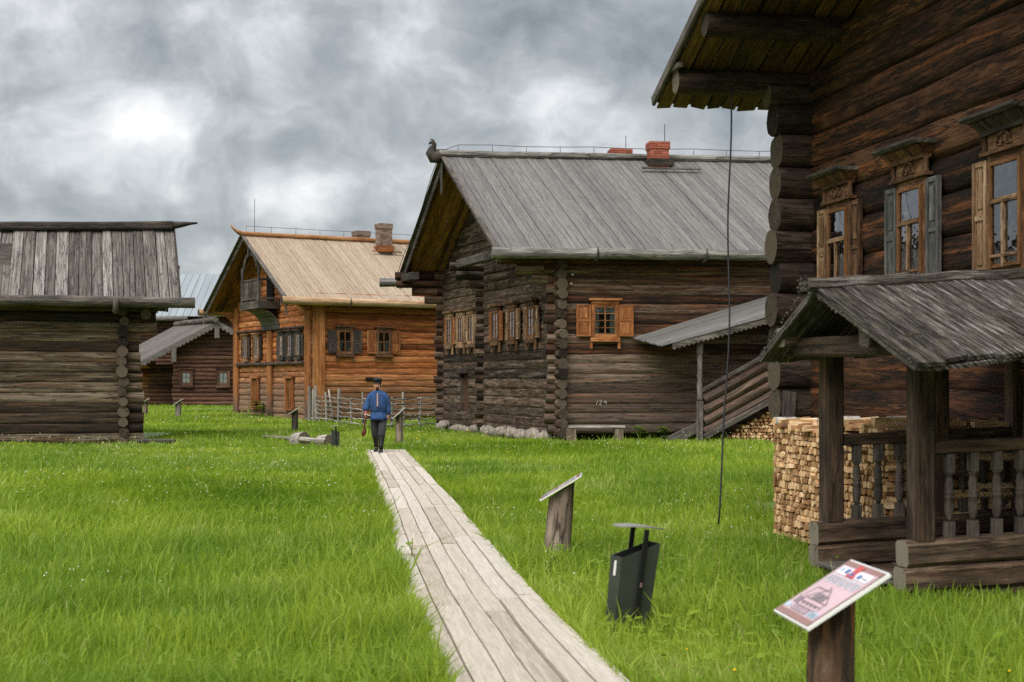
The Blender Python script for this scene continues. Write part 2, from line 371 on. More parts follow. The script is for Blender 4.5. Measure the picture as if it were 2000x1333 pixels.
def grass_mat(name, ground_only=False):
    m, t, b = newmat(name)
    pos = N(t, 'ShaderNodeNewGeometry').outputs['Position']
    n1 = noise(t, pos, .16, 4, .6); n2 = noise(t, pos, .7, 4, .65); n3 = noise(t, pos, .35, 3, .6)
    if ground_only: rn = noise(t, pos, 14, 5, .7)
    else: rn = N(t, 'ShaderNodeAttribute', attribute_name='rnd').outputs['Fac']
    f = math_(t, 'ADD', math_(t, 'MULTIPLY', rng_(t, n1, .38, .62), .42), math_(t, 'MULTIPLY', rng_(t, n2, .35, .65), .33))
    f = math_(t, 'ADD', f, math_(t, 'MULTIPLY', rn, .35), True)
    col = ramp(t, f, [(.0, GR[0]), (.45, GR[1]), (.8, GR[2]), (1, GR[3])])
    dry = math_(t, 'MULTIPLY', rng_(t, n3, .55, .72), math_(t, 'GREATER_THAN', rn, .62))
    col = mix(t, math_(t, 'MULTIPLY', dry, .6), col, GR[4])
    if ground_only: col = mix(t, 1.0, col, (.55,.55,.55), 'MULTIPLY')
    t.links.new(col, b.inputs['Base Color']); b.inputs['Roughness'].default_value = .6; b.inputs['Specular IOR Level'].default_value = .25
    if not ground_only:
        tl = N(t, 'ShaderNodeBsdfTranslucent', {'Color': mix(t, 1.0, col, (1.0,1.08,.6), 'MULTIPLY')})
        mx = N(t, 'ShaderNodeMixShader', {0: .42, 1: b.outputs[0], 2: tl.outputs[0]})
        t.links.new(mx.outputs[0], t.nodes['Material Output'].inputs[0])
    return m
ZEN = 3.3; SUN_E = 1.45
GR = [(.066,.132,.012), (.165,.262,.020), (.275,.365,.030), (.40,.45,.08), (.52,.52,.28)]
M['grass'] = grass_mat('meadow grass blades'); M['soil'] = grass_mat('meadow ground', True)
# ------------------------------------------------------------------ generic building bits
class Fr:
    def __init__(s, o, sd, gd): s.o = V((o[0], o[1], 0)); s.s = V((sd[0], sd[1], 0)).normalized(); s.g = V((gd[0], gd[1], 0)).normalized()
    def __call__(s, i, j, z=0.): return s.o+s.s*i+s.g*j+V((0,0,z))
def log_wall(mb, fn, a0, a1, z0, n, h, r, ext=(.3,.3), clip=None, sides=12, wob=.02, jit=.07, gaps=(), flat=.8, hv=.006):
    """fn(a, z) -> point; logs between a0 and a1; clip(z)->(lo,hi); gaps: (lo,hi,zlo,zhi) openings."""
    for k in range(n):
        z = z0+h*(k+.5)+random.uniform(-hv, hv); lo, hi = a0-ext[0]-random.uniform(-jit, jit), a1+ext[1]+random.uniform(-jit, jit)
        if clip:
            cl = clip(z+h*.4)
            if cl is None: continue
            lo, hi = max(lo, cl[0]), min(hi, cl[1])
            if hi-lo < .2: continue
        spans = [(lo, hi)]
        for g0, g1, gz0, gz1 in gaps:
            if gz0 < z < gz1:
                ns = []
                for s0, s1 in spans:
                    if g1 <= s0 or g0 >= s1: ns.append((s0, s1)); continue
                    if g0 > s0: ns.append((s0, g0))
                    if g1 < s1: ns.append((g1, s1))
                spans = ns
        rr = r*random.uniform(.94, 1.08); tp = random.choice((.90, .95, 1.05, 1.1)); rn = random.random()
        if flat and ext[0] > .25 and lo < a0-.12:
            mb.log(fn(spans[0][0], z), fn(a0+.05, z), rr*random.uniform(.84, 1.02), rr*1.02, n=14, wob=.006, rnd=rn); spans[0] = (a0-.04, spans[0][1])
        if flat and ext[1] > .25 and hi > a1+.12:
            mb.log(fn(a1-.05, z), fn(spans[-1][1], z), rr*1.02, rr*random.uniform(.84, 1.02), n=14, wob=.006, rnd=rn); spans[-1] = (spans[-1][0], a1+.04)
        for s0, s1 in spans:
            mb.log(fn(s0, z), fn(s1, z+random.uniform(-.012, .012)), rr, rr*tp, n=sides, wob=wob, rnd=rn, flat=flat)
def planks(mb, e0, e1, r0, r1, pw, th, nrm, jit=.03, gap=.006, rag=.03, off=0., ragtop=0.):
    """boards running from the eave line e0-e1 up to the ridge line r0-r1."""
    e0, e1, r0, r1, nrm = V(e0), V(e1), V(r0), V(r1), V(nrm).normalized()
    L = (e1-e0).length; x = 0.
    while x < L-.02:
        w = min(pw*random.uniform(.82, 1.2), L-x); f0, f1 = (x+gap/2)/L, (x+w-gap/2)/L
        up = random.uniform(-.5, .5)*jit; d = (r0-e0).normalized()
        a, b = e0.lerp(e1, f0)-d*random.uniform(0, rag), e0.lerp(e1, f1)-d*random.uniform(0, rag)
        a2, b2 = r0.lerp(r1, f0)+d*random.uniform(0, ragtop), r0.lerp(r1, f1)+d*random.uniform(0, ragtop)
        o0 = nrm*(off+up+random.uniform(-.2, .2)*jit); o1 = nrm*(off+up+random.uniform(-.2, .2)*jit); t = nrm*th
        mb.hexa([a+o0, b+o1, b2+o1, a2+o0, a+o0+t, b+o1+t, b2+o1+t, a2+o0+t])
        x += w
def saw_board(mb, p0, p1, h, tooth, th, down, out, mi=0, rndlobes=False):
    p0, p1, down, out = V(p0), V(p1), V(down).normalized(), V(out).normalized()
    L = (p1-p0).length; n = max(1, round(L/tooth)); d = (p1-p0)/n; o = random.random()*40; rnd = random.random()
    for k in range(n):
        a = p0+d*k; b = a+d
        if rndlobes:
            prof = [a, b, b+down*h*.62, b-d*.2+down*h*.85, a+d*.5+down*h, a+d*.2+down*h*.85, a+down*h*.62]
        else: prof = [a, b, b+down*h*.66, a+d*.5+down*h, a+down*h*.66]
        m = len(prof); vs = prof+[q+out*th for q in prof]
        fs = [tuple(range(m))[::-1], tuple(range(m, 2*m))]+[(i, (i+1) % m, m+(i+1) % m, m+i) for i in range(m)]
        gs = [(o+(q-p0).dot(d.normalized()), (q-p0).dot(down), o) for q in vs]
        mb.add(vs, fs, gs, rnd, mi)
def window(parent, c, al, out, w, h, casing, sash, bars=(1, 2), shut=None, cornice=.0, sill=True, curtain=None, cw=.09, lug=False, name='window', dep=.09, panels=2):
    """c: centre of the pane opening on the face of the wall."""
    c, al, out, Z = V(c), V(al), V(out), V((0,0,1))
    mb = MB()
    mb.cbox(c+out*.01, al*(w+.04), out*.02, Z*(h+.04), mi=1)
    for sg in (-1, 1): mb.cbox(c+al*sg*(w/2+cw/2)+out*dep/2, al*cw, out*dep, Z*(h+2*cw-.004))
    mb.cbox(c+Z*(h/2+cw/2)+out*(dep/2+.003), al*(w-.002), out*dep, Z*cw); mb.cbox(c-Z*(h/2+cw/2)+out*(dep/2+.003), al*(w-.002), out*dep, Z*cw)
    wn = mb.build(name, [casing, M['inside']], parent)
    if curtain:
        mb = MB()
        for a0, a1, z0, z1 in curtain:
            k = 10; pts = []
            for i in range(k+1):
                f = a0+(a1-a0)*i/k; q = c+al*(f-.5)*w+out*(.036+.010*math.sin(i*2.1)); pts += [q+Z*(z0-.5)*h, q+Z*(z1-.5)*h]
            mb.add(pts, [(2*i, 2*i+2, 2*i+3, 2*i+1) for i in range(k)], smooth=True)
        mb.build('curtain', M['curtain'], wn)
    mb = MB(); mb.cbox(c+out*.058, al*w, out*.004, Z*h); mb.build('pane', M['glass'], wn)
    mb = MB(); bw = .035
    for sg in (-1, 1):
        mb.cbox(c+al*sg*(w/2-bw/2)+out*.066, al*bw, out*.03, Z*h); mb.cbox(c+Z*sg*(h/2-bw/2)+out*.068, al*(w-2*bw), out*.03, Z*bw)
    for i in range(1, bars[0]+1): mb.cbox(c+al*(i/(bars[0]+1)-.5)*w+out*.067, al*.035, out*.026, Z*(h-2*bw))
    for i in range(1, bars[1]+1): mb.cbox(c+Z*(i/(bars[1]+1)-.5)*h+out*.069, al*(w-2*bw), out*.026, Z*.03)
    mb.build('sash', sash, wn)
    if shut:
        for sg, (sw, sm) in zip((-1, 1), shut):
            if not sw: continue
            mb = MB(); sc = c+al*sg*(w/2+cw+sw/2+.012)+out*.03; sh = h+cw*1.2
            mb.cbox(sc, al*sw, out*.03, Z*sh)
            t = .05
            for q in (-1, 1): mb.cbox(sc+al*q*(sw/2-t/2)+out*.022, al*t, out*.018, Z*sh)
            for q in ((-1, 0, 1) if panels == 2 else (-1, 1)): mb.cbox(sc+Z*q*(sh/2-t/2)+out*.020, al*(sw-2*t), out*.018, Z*t)
            for q in (-1, 1): mb.cbox(sc+Z*q*sh*.25+out*.018, al*(sw-2*t)*.62, out*.02, Z*sh*.33)
            mb.build('shutter', sm, wn)
    if cornice:
        mb = MB(); W_ = w+2*cw
        mb.cbox(c+Z*(h/2+cw+cornice*.3)+out*(dep*.5+.012), al*(W_+.02), out*(dep+.024), Z*cornice*.6)
        mb.cbox(c+Z*(h/2+cw+cornice*.8)+out*(dep*.5+.05), al*(W_+.16), out*(dep+.10), Z*cornice*.38)
        mb.build('cornice', casing, wn)
    if sill:
        mb = MB(); mb.cbox(c-Z*(h/2+cw+.06)+out*(dep/2+.02), al*(w+2*cw+.06), out*(dep+.04), Z*.11)
        if lug:
            for sg in (-1, 1): mb.cbox(c-Z*(h/2+cw+.17)+al*sg*(w/2+cw+.01)+out*.05, al*.07, out*.05, Z*.3)
        mb.build('sill', casing, wn)
    return wn
def chimney(parent, c, wx, wy, z0, z1, ax, mat, cap=True, name='chimney'):
    ax = V(ax); ay = V((-ax.y, ax.x, 0)); c = V(c); mb = MB()
    mb.box(V((c.x, c.y, z0))-ax*(wx/2-.012)-ay*(wy/2-.012), ax*(wx-.024), ay*(wy-.024), V((0,0,z1-z0-.01)), mi=1)
    z = z0; k = 0
    while z < z1-.01:
        last = z > z1-.24 and cap; gx, gy = (wx+.07, wy+.07) if last else (wx, wy)
        bl = .255; t = .11
        for sg in (-1, 1):
            for (A, B, lx, ly) in ((ax, ay, gx, gy), (ay, ax, gy-2*t-.006, gx)):
                x = -lx/2 - (bl/2 if k % 2 else 0)
                while x < lx/2-.005:
                    a, b = max(x, -lx/2), min(x+bl, lx/2)
                    if b-a > .03: mb.cbox(V((c.x, c.y, z+.034))+A*((a+b)/2)+B*sg*(ly/2-t/2), A*(b-a-.010), B*t, V((0,0,.066)))
                    x += bl
        z += .078; k += 1
    mb.cbox(V((c.x, c.y, z-.012)), ax*(wx+.03), ay*(wy+.03), V((0,0,.03)), mi=1)
    return mb.build(name, [mat, M['mortar']], parent)
def wire_line(name, pts, r, parent=None, mat=None, posts=None):
    mb = MB(); mb.tube(pts, r, 5)
    for p, hgt in (posts or []): mb.tube([V(p)-V((0,0,hgt)), p], r*.9, 5)
    return mb.build(name, mat or M['metal_wire'], parent)
def gable_roof(parent, fr, W, L0, L1, eave_j, eave_z, ridge_z, mats, pw, gut_r=.14, gut0=None, gut_mat=None, ridge_mat=None, rake_mat=None, hook_i=(), pre='', saw=.10, rake_h=.28, gutter2=True, jit=.03, knots=True, rag=.03, skew=0.):
    """fr frame, gable at i=0, ridge along i at j=W/2. eave_j: overhang distance beyond the side walls."""
    mid = W/2; th = .035; LO = lambda q: L0+skew*(q+eave_j)
    top, sof = MB(), MB()
    for sg in (0, 1):
        ej = -eave_j if sg == 0 else W+eave_j
        e0, e1, r0, r1 = fr(LO(ej), ej, eave_z), fr(L1, ej, eave_z), fr(LO(mid), mid, ridge_z), fr(L1, mid, ridge_z)
        nrm = (e1-e0).cross(r0-e0)
        if nrm.z < 0: nrm = -nrm
        planks(top, e0, e1, r0, r1, pw, th, nrm, jit=jit, rag=rag, gap=.013)
        d = (r0-e0).normalized()
        planks(sof, e0+d*.1, e1+d*.1, r0, r1, .2, .025, nrm, jit=.0, off=-.07, gap=.012, rag=0)
    rf = top.build('roof', mats[0], parent)
    sof.build('soffit', mats[1], rf)
    # ridge trough
    mb = MB(); a, b = fr(LO(mid)-.18, mid, ridge_z+.10), fr(L1, mid, ridge_z+.10)
    mb.beam(a, b, .36, .2, ch=.07, seg=10, wob=.008)
    rb = mb.build('ridge_beam', ridge_mat, rf)
    for sg in (0, 1):
        if sg and not gutter2: continue
        ej = -eave_j-.06 if sg == 0 else W+eave_j+.06
        mb = MB(); a, b = fr(gut0 if gut0 is not None else L0-.3, ej, eave_z-.02), fr(L1, ej, eave_z-.02)
        mb.log(a, b, gut_r, gut_r*.94, n=14, wob=.015)
        mb.build('gutter', [gut_mat, M['end_grey']], rf)
        if sg == 0:
            for hi in hook_i:
                mb = MB(); q = fr(hi, ej, eave_z-.02); o = -fr.g
                mb.tube([q+fr.g*.55+V((0,0,.05)), q+fr.g*.1-V((0,0,gut_r+.04)), q+o*(gut_r*.8)-V((0,0,gut_r+.03)), q+o*(gut_r+.07)+V((0,0,.02)), q+o*(gut_r+.05)+V((0,0,.16))], .055, 6, r1=.02)
                mb.build('gutter_hook', M['trim_grey'], rf)
    # rake boards
    for sg in (0, 1):
        ej = -eave_j if sg == 0 else W+eave_j
        e0, r0 = fr(LO(ej)-.02, ej, eave_z-.02), fr(LO(mid)-.02, mid, ridge_z+.03)
        mb = MB(); d = (r0-e0).normalized(); down = V((0,0,-1))
        saw_board(mb, e0, r0, rake_h, saw, .03, down, -fr.s)
        mb.build('rake_board', rake_mat, rf)
    return rf
# ================================================================== MAIN GREY-ROOFED HOUSE
fm = Fr((1.31, 40.4), (.9929, .119), (-.3345, .9424)); WM = 11.0; LM = 15.0
main = thing('log_house', fm(0, 0), 'large dark log house with grey plank roof, bird head on the ridge and brick chimney', 'house', 'log houses of the village')
rz = lambda j: 5.28+(8.86-5.28)*(min(j, WM-j)+.75)/(WM/2+.75)     # roof height over j
h = .282
mb = MB(); log_wall(mb, lambda a, z: fm(a, 0, z), 0, LM, .22, 19, h, .160, ext=(.36, .3), sides=16, flat=.74, wob=.02)
for k, e in ((17, 1.75), (16, 1.2), (15, .75)):
    z = .22+h*(k+.5); mb.log(fm(-.3, 0.01, z), fm(-e, 0.01, z), .15, .145)
mb.build('log_wall', [M['log_side'], M['end_dark']], main)
def clipm(z):
    if z < 5.5: return (-9, 99)
    t = (z-5.28)/(8.86-5.28)*(WM/2+.75)-.75+.12
    return (t, WM-t) if t < WM/2 else None
mb = MB(); log_wall(mb, lambda a, z: fm(0, a, z), 0, WM, .22-h/2, 32, h, .162, ext=(.36, .36), clip=clipm, sides=16, flat=.84, gaps=[(7.95, 8.85, .6, 1.95)])
for k in range(19):        # inner cross wall: log ends standing out of the gable
    z = .22+h*(k+.5); e = {18: 1.2, 17: 1.0, 16: .7}.get(k, .34+random.uniform(-.04, .05))
    mb.log(fm(-e, 6.42, z), fm(.2, 6.42, z), .155*random.uniform(.94, 1.05))
mb.build('gable_wall', [M['log_main'], M['end_dark']], main)
mb = MB(); log_wall(mb, lambda a, z: fm(a, WM, z), 0, LM, .22, 19, h, .158, ext=(.36, .3))
for k, e in ((18, 1.8), (17, 1.75), (16, 1.2), (15, .75)):
    z = .22+h*(k+.5); mb.log(fm(-.3, WM+.01, z), fm(-e, WM+.01, z), .15, .145)
mb.build('log_wall', [M['log_side'], M['end_dark']], main)
mb = MB(); mb.beam(fm(-.95, 2.2, 5.5), fm(-.95, 6.1, 5.5), .26, .26, seg=4, wob=.01); mb.build('tie_beam', [M['trim_grey'], M['end_grey']], main)
mb = MB(); mb.beam(fm(-1.5, WM-1.6, 5.35), fm(-1.5, WM+.3, 5.35), .24, .26, seg=3); mb.build('tie_beam', [M['trim_dark'], M['end_dark']], main)
# small doorway low in the gable
mb = MB()
for j in (7.98, 8.82): mb.beam(fm(-.12, j, .5), fm(-.12, j, 2.0), .12, .14)
mb.beam(fm(-.125, 7.9, 2.04), fm(-.125, 8.9, 2.04), .16, .16); mb.cbox(fm(.02, 8.4, 1.25), fm.g*.8, fm.s*.03, V((0,0,1.5)), mi=1)
mb.build('door', [M['trim_dark'], M['log_far']], main)
rf = gable_roof(main, fm, WM, -1.85, LM+.6, .75, 5.28, 8.86, (M['roof_grey'], M['soffit']), .19, gut_r=.15, gut0=-2.15, gut_mat=M['gutter_grey'],
                ridge_mat=M['gutter_grey'], rake_mat=M['trim_grey'], hook_i=(.75, 3.85, 6.1), jit=.02, skew=.036)
# second rake plank and pendant at the peak
mb = MB()
for ej, i0 in ((-.75, -1.93), (WM+.75, -1.48)): mb.beam(fm(i0, ej, 5.30), fm(-1.705, WM/2, 8.92), .03, .16, up=fm.s)
mb.build('rake_cap', M['trim_grey'], rf)
mb = MB(); a = fm(-1.735, WM/2, 8.75)
mb.cbox(a-V((0,0,.45)), fm.g*.16, fm.s*.03, V((0,0,1.05)))
for k in range(3): mb.cbox(a-V((0,0,.95+.06*k)), fm.g*(.12-.03*k), fm.s*.028, V((0,0,.06)))
mb.build('pendant_board', M['trim_grey'], rf)
# bird head on the ridge end
mb = MB(); b = fm(-1.85, WM/2, 8.98)
def ring(c, rx, ry, up, side, n=10): return [V(c)+V(side)*math.cos(2*math.pi*i/n)*rx+V(up)*math.sin(2*math.pi*i/n)*ry for i in range(n)]
path = [(.55,-.01,.16,.12), (.22,-.05,.22,.22), (-.0,-.12,.25,.29), (-.2,-.15,.24,.26), (-.30,.0,.17,.2), (-.24,.13,.12,.16), (-.17,.24,.10,.12), (-.15,.33,.085,.10), (-.2,.40,.08,.085), (-.29,.39,.05,.06), (-.36,.32,.025,.03)]
rings = []
for k, (x, z, rx, ry) in enumerate(path):
    q0, q1 = path[max(k-1, 0)], path[min(k+1, len(path)-1)]
    d = (fm.s*(q1[0]-q0[0])+V((0,0,q1[1]-q0[1]))).normalized(); up = d.cross(fm.g).normalized()
    rings.append(ring(b+fm.s*x*.78+V((0,0,z*.85)), rx*.8, ry*.8, up, fm.g))
mb.loft(rings); mb.tube([b+fm.s*-.11+V((0,0,.37)), b+fm.s*-.18+V((0,0,.43)), b+fm.s*-.25+V((0,0,.42))], .03, 6, r1=.018)
mb.build('ridge_bird', M['trim_grey'], rf)
pts = []; posts = []
for k in range(14):
    q = fm(-1.2+k*1.1, WM/2, 9.25+.02*math.sin(k*2)); pts.append(q); posts.append((q, .2))
wire_line('lightning_wire', [fm(-1.7, WM/2, 9.06)]+pts, .012, rf, posts=posts)
wire_line('lightning_wire', [fm(-1.75+k*.02, WM/2-.0+k*.62, 9.0-k*.355+.12*math.sin(k*.9)) for k in range(11)], .012, rf)
ch = chimney(rf, fm(5.15, WM/2-.35), .62, .56, 8.3, 9.36, fm.s, M['brick'])
mb = MB(); mb.cbox(fm(5.15, WM/2-.35, 8.72), fm.s*.78, fm.g*.7, V((0,0,.22))); mb.cbox(fm(5.3, WM/2-1.0, 8.47), fm.s*1.9, fm.g*.1+V((0,0,.06)), V((0,0,.03)))
mb.build('chimney_apron', M['trim_dark'], rf)
chimney(rf, fm(4.3, WM/2+.6), .66, .6, 8.2, 9.26, fm.s, M['brick'])
for a_, b_ in ((fm(5.4, WM/2-.3, 9.4), fm(5.4, WM/2-.3, 10.0)), (fm(4.5, WM/2+.6, 9.2), fm(4.5, WM/2+.6, 9.75))):
    mb = MB(); mb.tube([a_, b_], .012, 5); mb.build('lightning_rod', M['wire'], rf)
# windows
CUR = [(0, 1, .8, 1), (0, .22, 0, .8), (.72, 1, 0, .8)]
wl = window(main, fm(1.27, -.185, 3.42), fm.s, V((fm.s.y, -fm.s.x, 0)), .62, .80, M['trim_orange'], M['putty'], (1, 3), ((.42, M['trim_orange']), (.42, M['trim_orange'])), cornice=.15, curtain=CUR, cw=.08, lug=True)
wl['label'] = 'single window with open panelled shutters in the long side wall'
go = -V((fm.g.y, -fm.g.x, 0)); go = go if go.dot(fm.s) < 0 else -go
for j in (1.62, 3.26, 4.84, 7.35, 8.5, 9.8):
    sm = M['trim_tan'] if random.random() < .7 else M['trim_orange']
    window(main, fm(0, j, 3.44)+go*.175, fm.g, go, .5, .82, M['trim_brown'] if j < 6 else M['trim_tan'], M['putty'], (1, 2), ((.27, sm), (.27, sm)), cornice=.2, curtain=[(0, 1, .75, 1)], lug=True)
# foundation stones
for k in range(26):
    j = .25+k*.42
    if 6.1 < j < 6.8: continue
    mb = MB(); r = random.uniform(.13, .25); q = fm(-.15-random.uniform(0, .30), j+random.uniform(-.1,.1), r*.5); mb.blob(q, r, 8, 6, .34, ax=(1.0, random.uniform(.9,1.4), random.uniform(.7,.95)))
    mb.build('foundation_stone', M['stone'], main, loc=q)
# chalk number and paper scraps
mb = MB()
def stroke(x0, z0, x1, z1):
    a, b = fm(x0, -.172, z0), fm(x1, -.172, z1); mb.beam(a, b, .012, .01, up=fm.g, ch=0)
for sx, segs in ((1.03, [(0,0,.05,.13)]), (1.12, [(0,.10,.04,.14), (.04,.14,.08,.10), (.08,.10,0,0), (0,0,.09,0)]), (1.25, [(0,.06,.04,.12), (.04,.12,.09,.08), (.09,.08,0,.07), (.09,.08,.07,.02), (.07,.02,.1,.0)])):
    for a in segs: stroke(sx+a[0]*.9, 1.03+a[1], sx+a[2]*.9, 1.03+a[3])
mb.build('house_number', M['chalk'], main)
mb = MB()
for x, z in ((.35, 4.72), (.31, 4.46)): mb.cbox(fm(x, -.18, z), fm.s*.07, fm.g*.012, V((0,0,.05)))
mb.build('paper_scrap', M['chalk'], main)
# covered stair against the side wall
oc = -fm.g; oc = V((fm.s.y, -fm.s.x, 0))          # outward from side wall
def st(i, o, z): return fm(i, 0, z)+oc*o
mb = MB(); planks(mb, st(2.15, .2, 2.92), st(2.62, 1.75, 2.66), st(8.0, .2, 4.72), st(8.0, 1.75, 4.12), .17, .03, (0,-.1,1), jit=.012, rag=.06)
sr = mb.build('stair_roof', M['roof_grey'], main)
mb = MB(); saw_board(mb, st(2.9, 1.73, 2.72), st(8.0, 1.73, 4.08), .17, .14, .03, (0,0,-1), oc, rndlobes=True); mb.build('carved_board', M['trim_grey'], sr)
mb = MB(); mb.beam(st(2.9, 1.6, 2.66), st(8.0, 1.6, 4.02), .12, .14); mb.beam(st(2.9, .3, 2.86), st(8.0, .3, 4.4), .12, .12); mb.build('rafter', M['trim_dark'], sr)
q = st(3.72, 1.55, 0)
mb = MB(); mb.beam(q, q+V((0,0,1.15)), .17, .17, up=fm.s, ch=.02); mb.lathe([(1.15,.075),(1.22,.095),(1.3,.07),(1.6,.085),(1.75,.06),(1.85,.09),(1.92,.065),(2.3,.08),(2.45,.075)], q, n=12); mb.beam(q+V((0,0,2.45)), q+V((0,0,2.9)), .16, .16, up=fm.s)
mb.build('stair_post', M['trim_grey'], main)
mb = MB()   # closed plank side of the stair
for k in range(4):
    z = .28+k*.30; a0 = 3.85; mb.log(st(a0, 1.5, z), st(8.0, 1.5, z+2.25), .14, .13, n=10)
mb.build('stair_side', [M['log_side'], M['end_grey']], main)
mb = MB(); mb.beam(st(3.75, 1.5, 1.42), st(8.0, 1.5, 3.72), .2, .1); mb.beam(st(3.85, 1.62, .16), st(8.0, 1.62, 2.36), .06, .16)
mb.build('stair_rail', M['trim_grey'], main)
mb = MB()
for k in range(9):
    mb.beam(st(3.1+k*.42, .25, .12+k*.23), st(3.1+k*.42, 1.45, .12+k*.23), .36, .06)
mb.beam(st(2.9, 1.45, .05), st(3.9, 1.45, .52), .05, .28); mb.build('stair_step', M['trim_grey'], main)
# ================================================================== HONEY-BROWN HOUSE WITH BALCONY
fb = Fr((-8.52, 61.3), (.876, .4838), (-.4838, .876)); WB = 10.5; LB = 14.0
brown = thing('log_house', fb(0, 0), 'honey brown log house with new pale plank roof and small balcony in its gable', 'house', 'log houses of the village')
gO = -fb.s; sO = -fb.g
h = .27
mb = MB(); log_wall(mb, lambda a, z: fb(a, 0, z), 0, LB, .1, 20, h, .151, ext=(.02, .2), sides=12, flat=.7)
mb.build('log_wall', [M['log_orange'], M['end_grey']], brown)
def clipb(z):
    if z < 5.25: return (-9, 99)
    t = (z-5.1)/(8.38-5.1)*(WB/2+.7)-.7+.12
    return (t, WB-t) if t < WB/2 else None
mb = MB(); log_wall(mb, lambda a, z: fb(0, a, z), 0, WB, .1-h/2, 31, h, .151, ext=(.02, .02), clip=clipb, sides=12, flat=.8)
mb.build('gable_wall', [M['log_gable'], M['end_grey']], brown)
mb = MB(); log_wall(mb, lambda a, z: fb(a, WB, z), 0, LB, .1, 20, h, .148, ext=(.02, .2), sides=8); mb.build('log_wall', [M['log_orange'], M['end_grey']], brown)
rf = gable_roof(brown, fb, WB, -1.4, LB+.5, .7, 5.12, 8.36, (M['roof_new'], M['soffit']), .2, gut_r=.17, gut0=-1.75, gut_mat=M['gutter_new'], ridge_mat=M['ridge_new'], rake_mat=M['trim_grey'], hook_i=(1.3, 6.0), saw=.14, rake_h=.26, jit=.02)
mb = MB()
for ej in (-.7, WB+.7): mb.beam(fb(-1.5, ej, 5.14), fb(-1.5, WB/2, 8.42), .035, .17, up=fb.s)
mb.build('rake_cap', M['trim_grey'], rf)
mb = MB(); mb.loft([ring(fb(-1.5-k*.17, WB/2, 8.47+.10*k*k*.35), .17-.035*k, .12-.02*k, (0,0,1), fb.g) for k in range(4)]); mb.build('ridge_finial', M['ridge_new'], rf)
for ej in (-.66, WB+.66):
    mb = MB(); mb.cbox(fb(-1.52, ej, 4.78), fb.g*.16, fb.s*.03, V((0,0,.6))); mb.build('pendant_board', M['trim_grey'], rf)
pts = [fb(-1.3+k*1.2, WB/2, 8.82) for k in range(13)]; wire_line('lightning_wire', pts, .012, rf, posts=[(p, .26) for p in pts])
mb = MB(); mb.tube([fb(-.9, WB/2, 8.4), fb(-.9, WB/2, 10.1)], .014, 5); mb.build('lightning_rod', M['metal_wire'], rf)
chimney(rf, fb(5.13, WB/2-1.0), .62, .6, 7.6, 9.1, fb.s, M['brick_old'])
chimney(rf, fb(4.9, WB/2+1.2), .7, .6, 7.6, 8.98, fb.s, M['brick_old'])
mb = MB(); mb.cbox(fb(5.13, WB/2-1.4, 7.82), fb.s*1.5, fb.g*.1, V((0,0,.05))); mb.cbox(fb(5.13, WB/2-1.0, 7.95), fb.s*.75, fb.g*.72, V((0,0,.3))); mb.build('chimney_apron', M['trim_orange'], rf)
# vertical board casings at the corners and the middle, with curved brackets
def casing(j, wid, zt, nm='corner_casing'):
    mb = MB(); n = max(2, round(wid/.24))
    for k in range(n):
        jj = j+(k+.5-n/2)*wid/n
        mb.cbox(fb(-.19, jj, zt/2), fb.g*(wid/n-.008), fb.s*.10, V((0,0,zt)))
    return mb.build(nm, M['post_orange'], brown)
casing(.30, .6, 5.2); casing(5.2, .55, 4.05, 'middle_casing'); casing(WB-.3, .6, 5.3)
mb = MB()
for k in range(2):
    mb.cbox(fb(.0+k*.27, -.19, 2.6), fb.s*.262, fb.g*.09, V((0,0,5.2)))
mb.build('corner_casing', M['post_orange'], brown)
for j in (.02, WB-.02):        # curved boards carrying the eave
    mb = MB(); n = 10; prev = None; vs = []
    for k in range(n+1):
        a = k/n*math.pi/2; x = -1.28*(1-math.cos(a))-.02; z = 3.85+1.25*math.sin(a)
        vs.append((x, z))
    for k in range(n):
        (x0, z0), (x1, z1) = vs[k], vs[k+1]
        p = [fb(x0, j-.14, z0), fb(.1, j-.14, z0), fb(.1, j+.14, z0), fb(x0, j+.14, z0), fb(x1, j-.14, z1), fb(.1, j-.14, z1), fb(.1, j+.14, z1), fb(x1, j+.14, z1)]
        mb.hexa(p, .4)
    mb.build('curved_bracket', M['post_orange'], brown)
mb = MB(); mb.beam(fb(-.24, .6, 2.52), fb(-.24, WB-.6, 2.52), .16, .12); mb.build('ledge', M['trim_dark'], brown)
mb = MB(); mb.beam(fb(-.24, .6, 4.08), fb(-.24, WB-.6, 4.08), .14, .07); mb.build('ledge', M['trim_grey'], brown)
# dark panels behind the front windows + windows
for j in (1.45, 2.5, 3.6, 7.0, 8.7):
    window(brown, fb(-.16, j, 3.3), fb.g, gO, .5, .9, M['trim_dark'] if j < 5 else M['trim_tan'], M['trim_tan'], (1, 2), ((.26, M['trim_dark']), (.26, M['trim_dark'])), cornice=.14, sill=True)
for j in (2.6, 7.25):
    mb = MB()
    for s_ in (-1, 1): mb.cbox(fb(-.2, j+s_*.42, 1.15), fb.g*.1, fb.s*.1, V((0,0,1.35)))
    mb.cbox(fb(-.203, j, 1.88), fb.g*1.1, fb.s*.14, V((0,0,.1))); mb.cbox(fb(-.203, j, .45), fb.g*1.1, fb.s*.14, V((0,0,.1)))
    mb.cbox(fb(-.12, j, 1.15), fb.g*.74, fb.s*.06, V((0,0,1.3)), mi=1); mb.cbox(fb(-.172, j-.08, 1.1), fb.g*.09, fb.s*.05, V((0,0,1.2)), mi=0)
    mb.build('hatch', [M['trim_orange'], M['soffit']], brown)
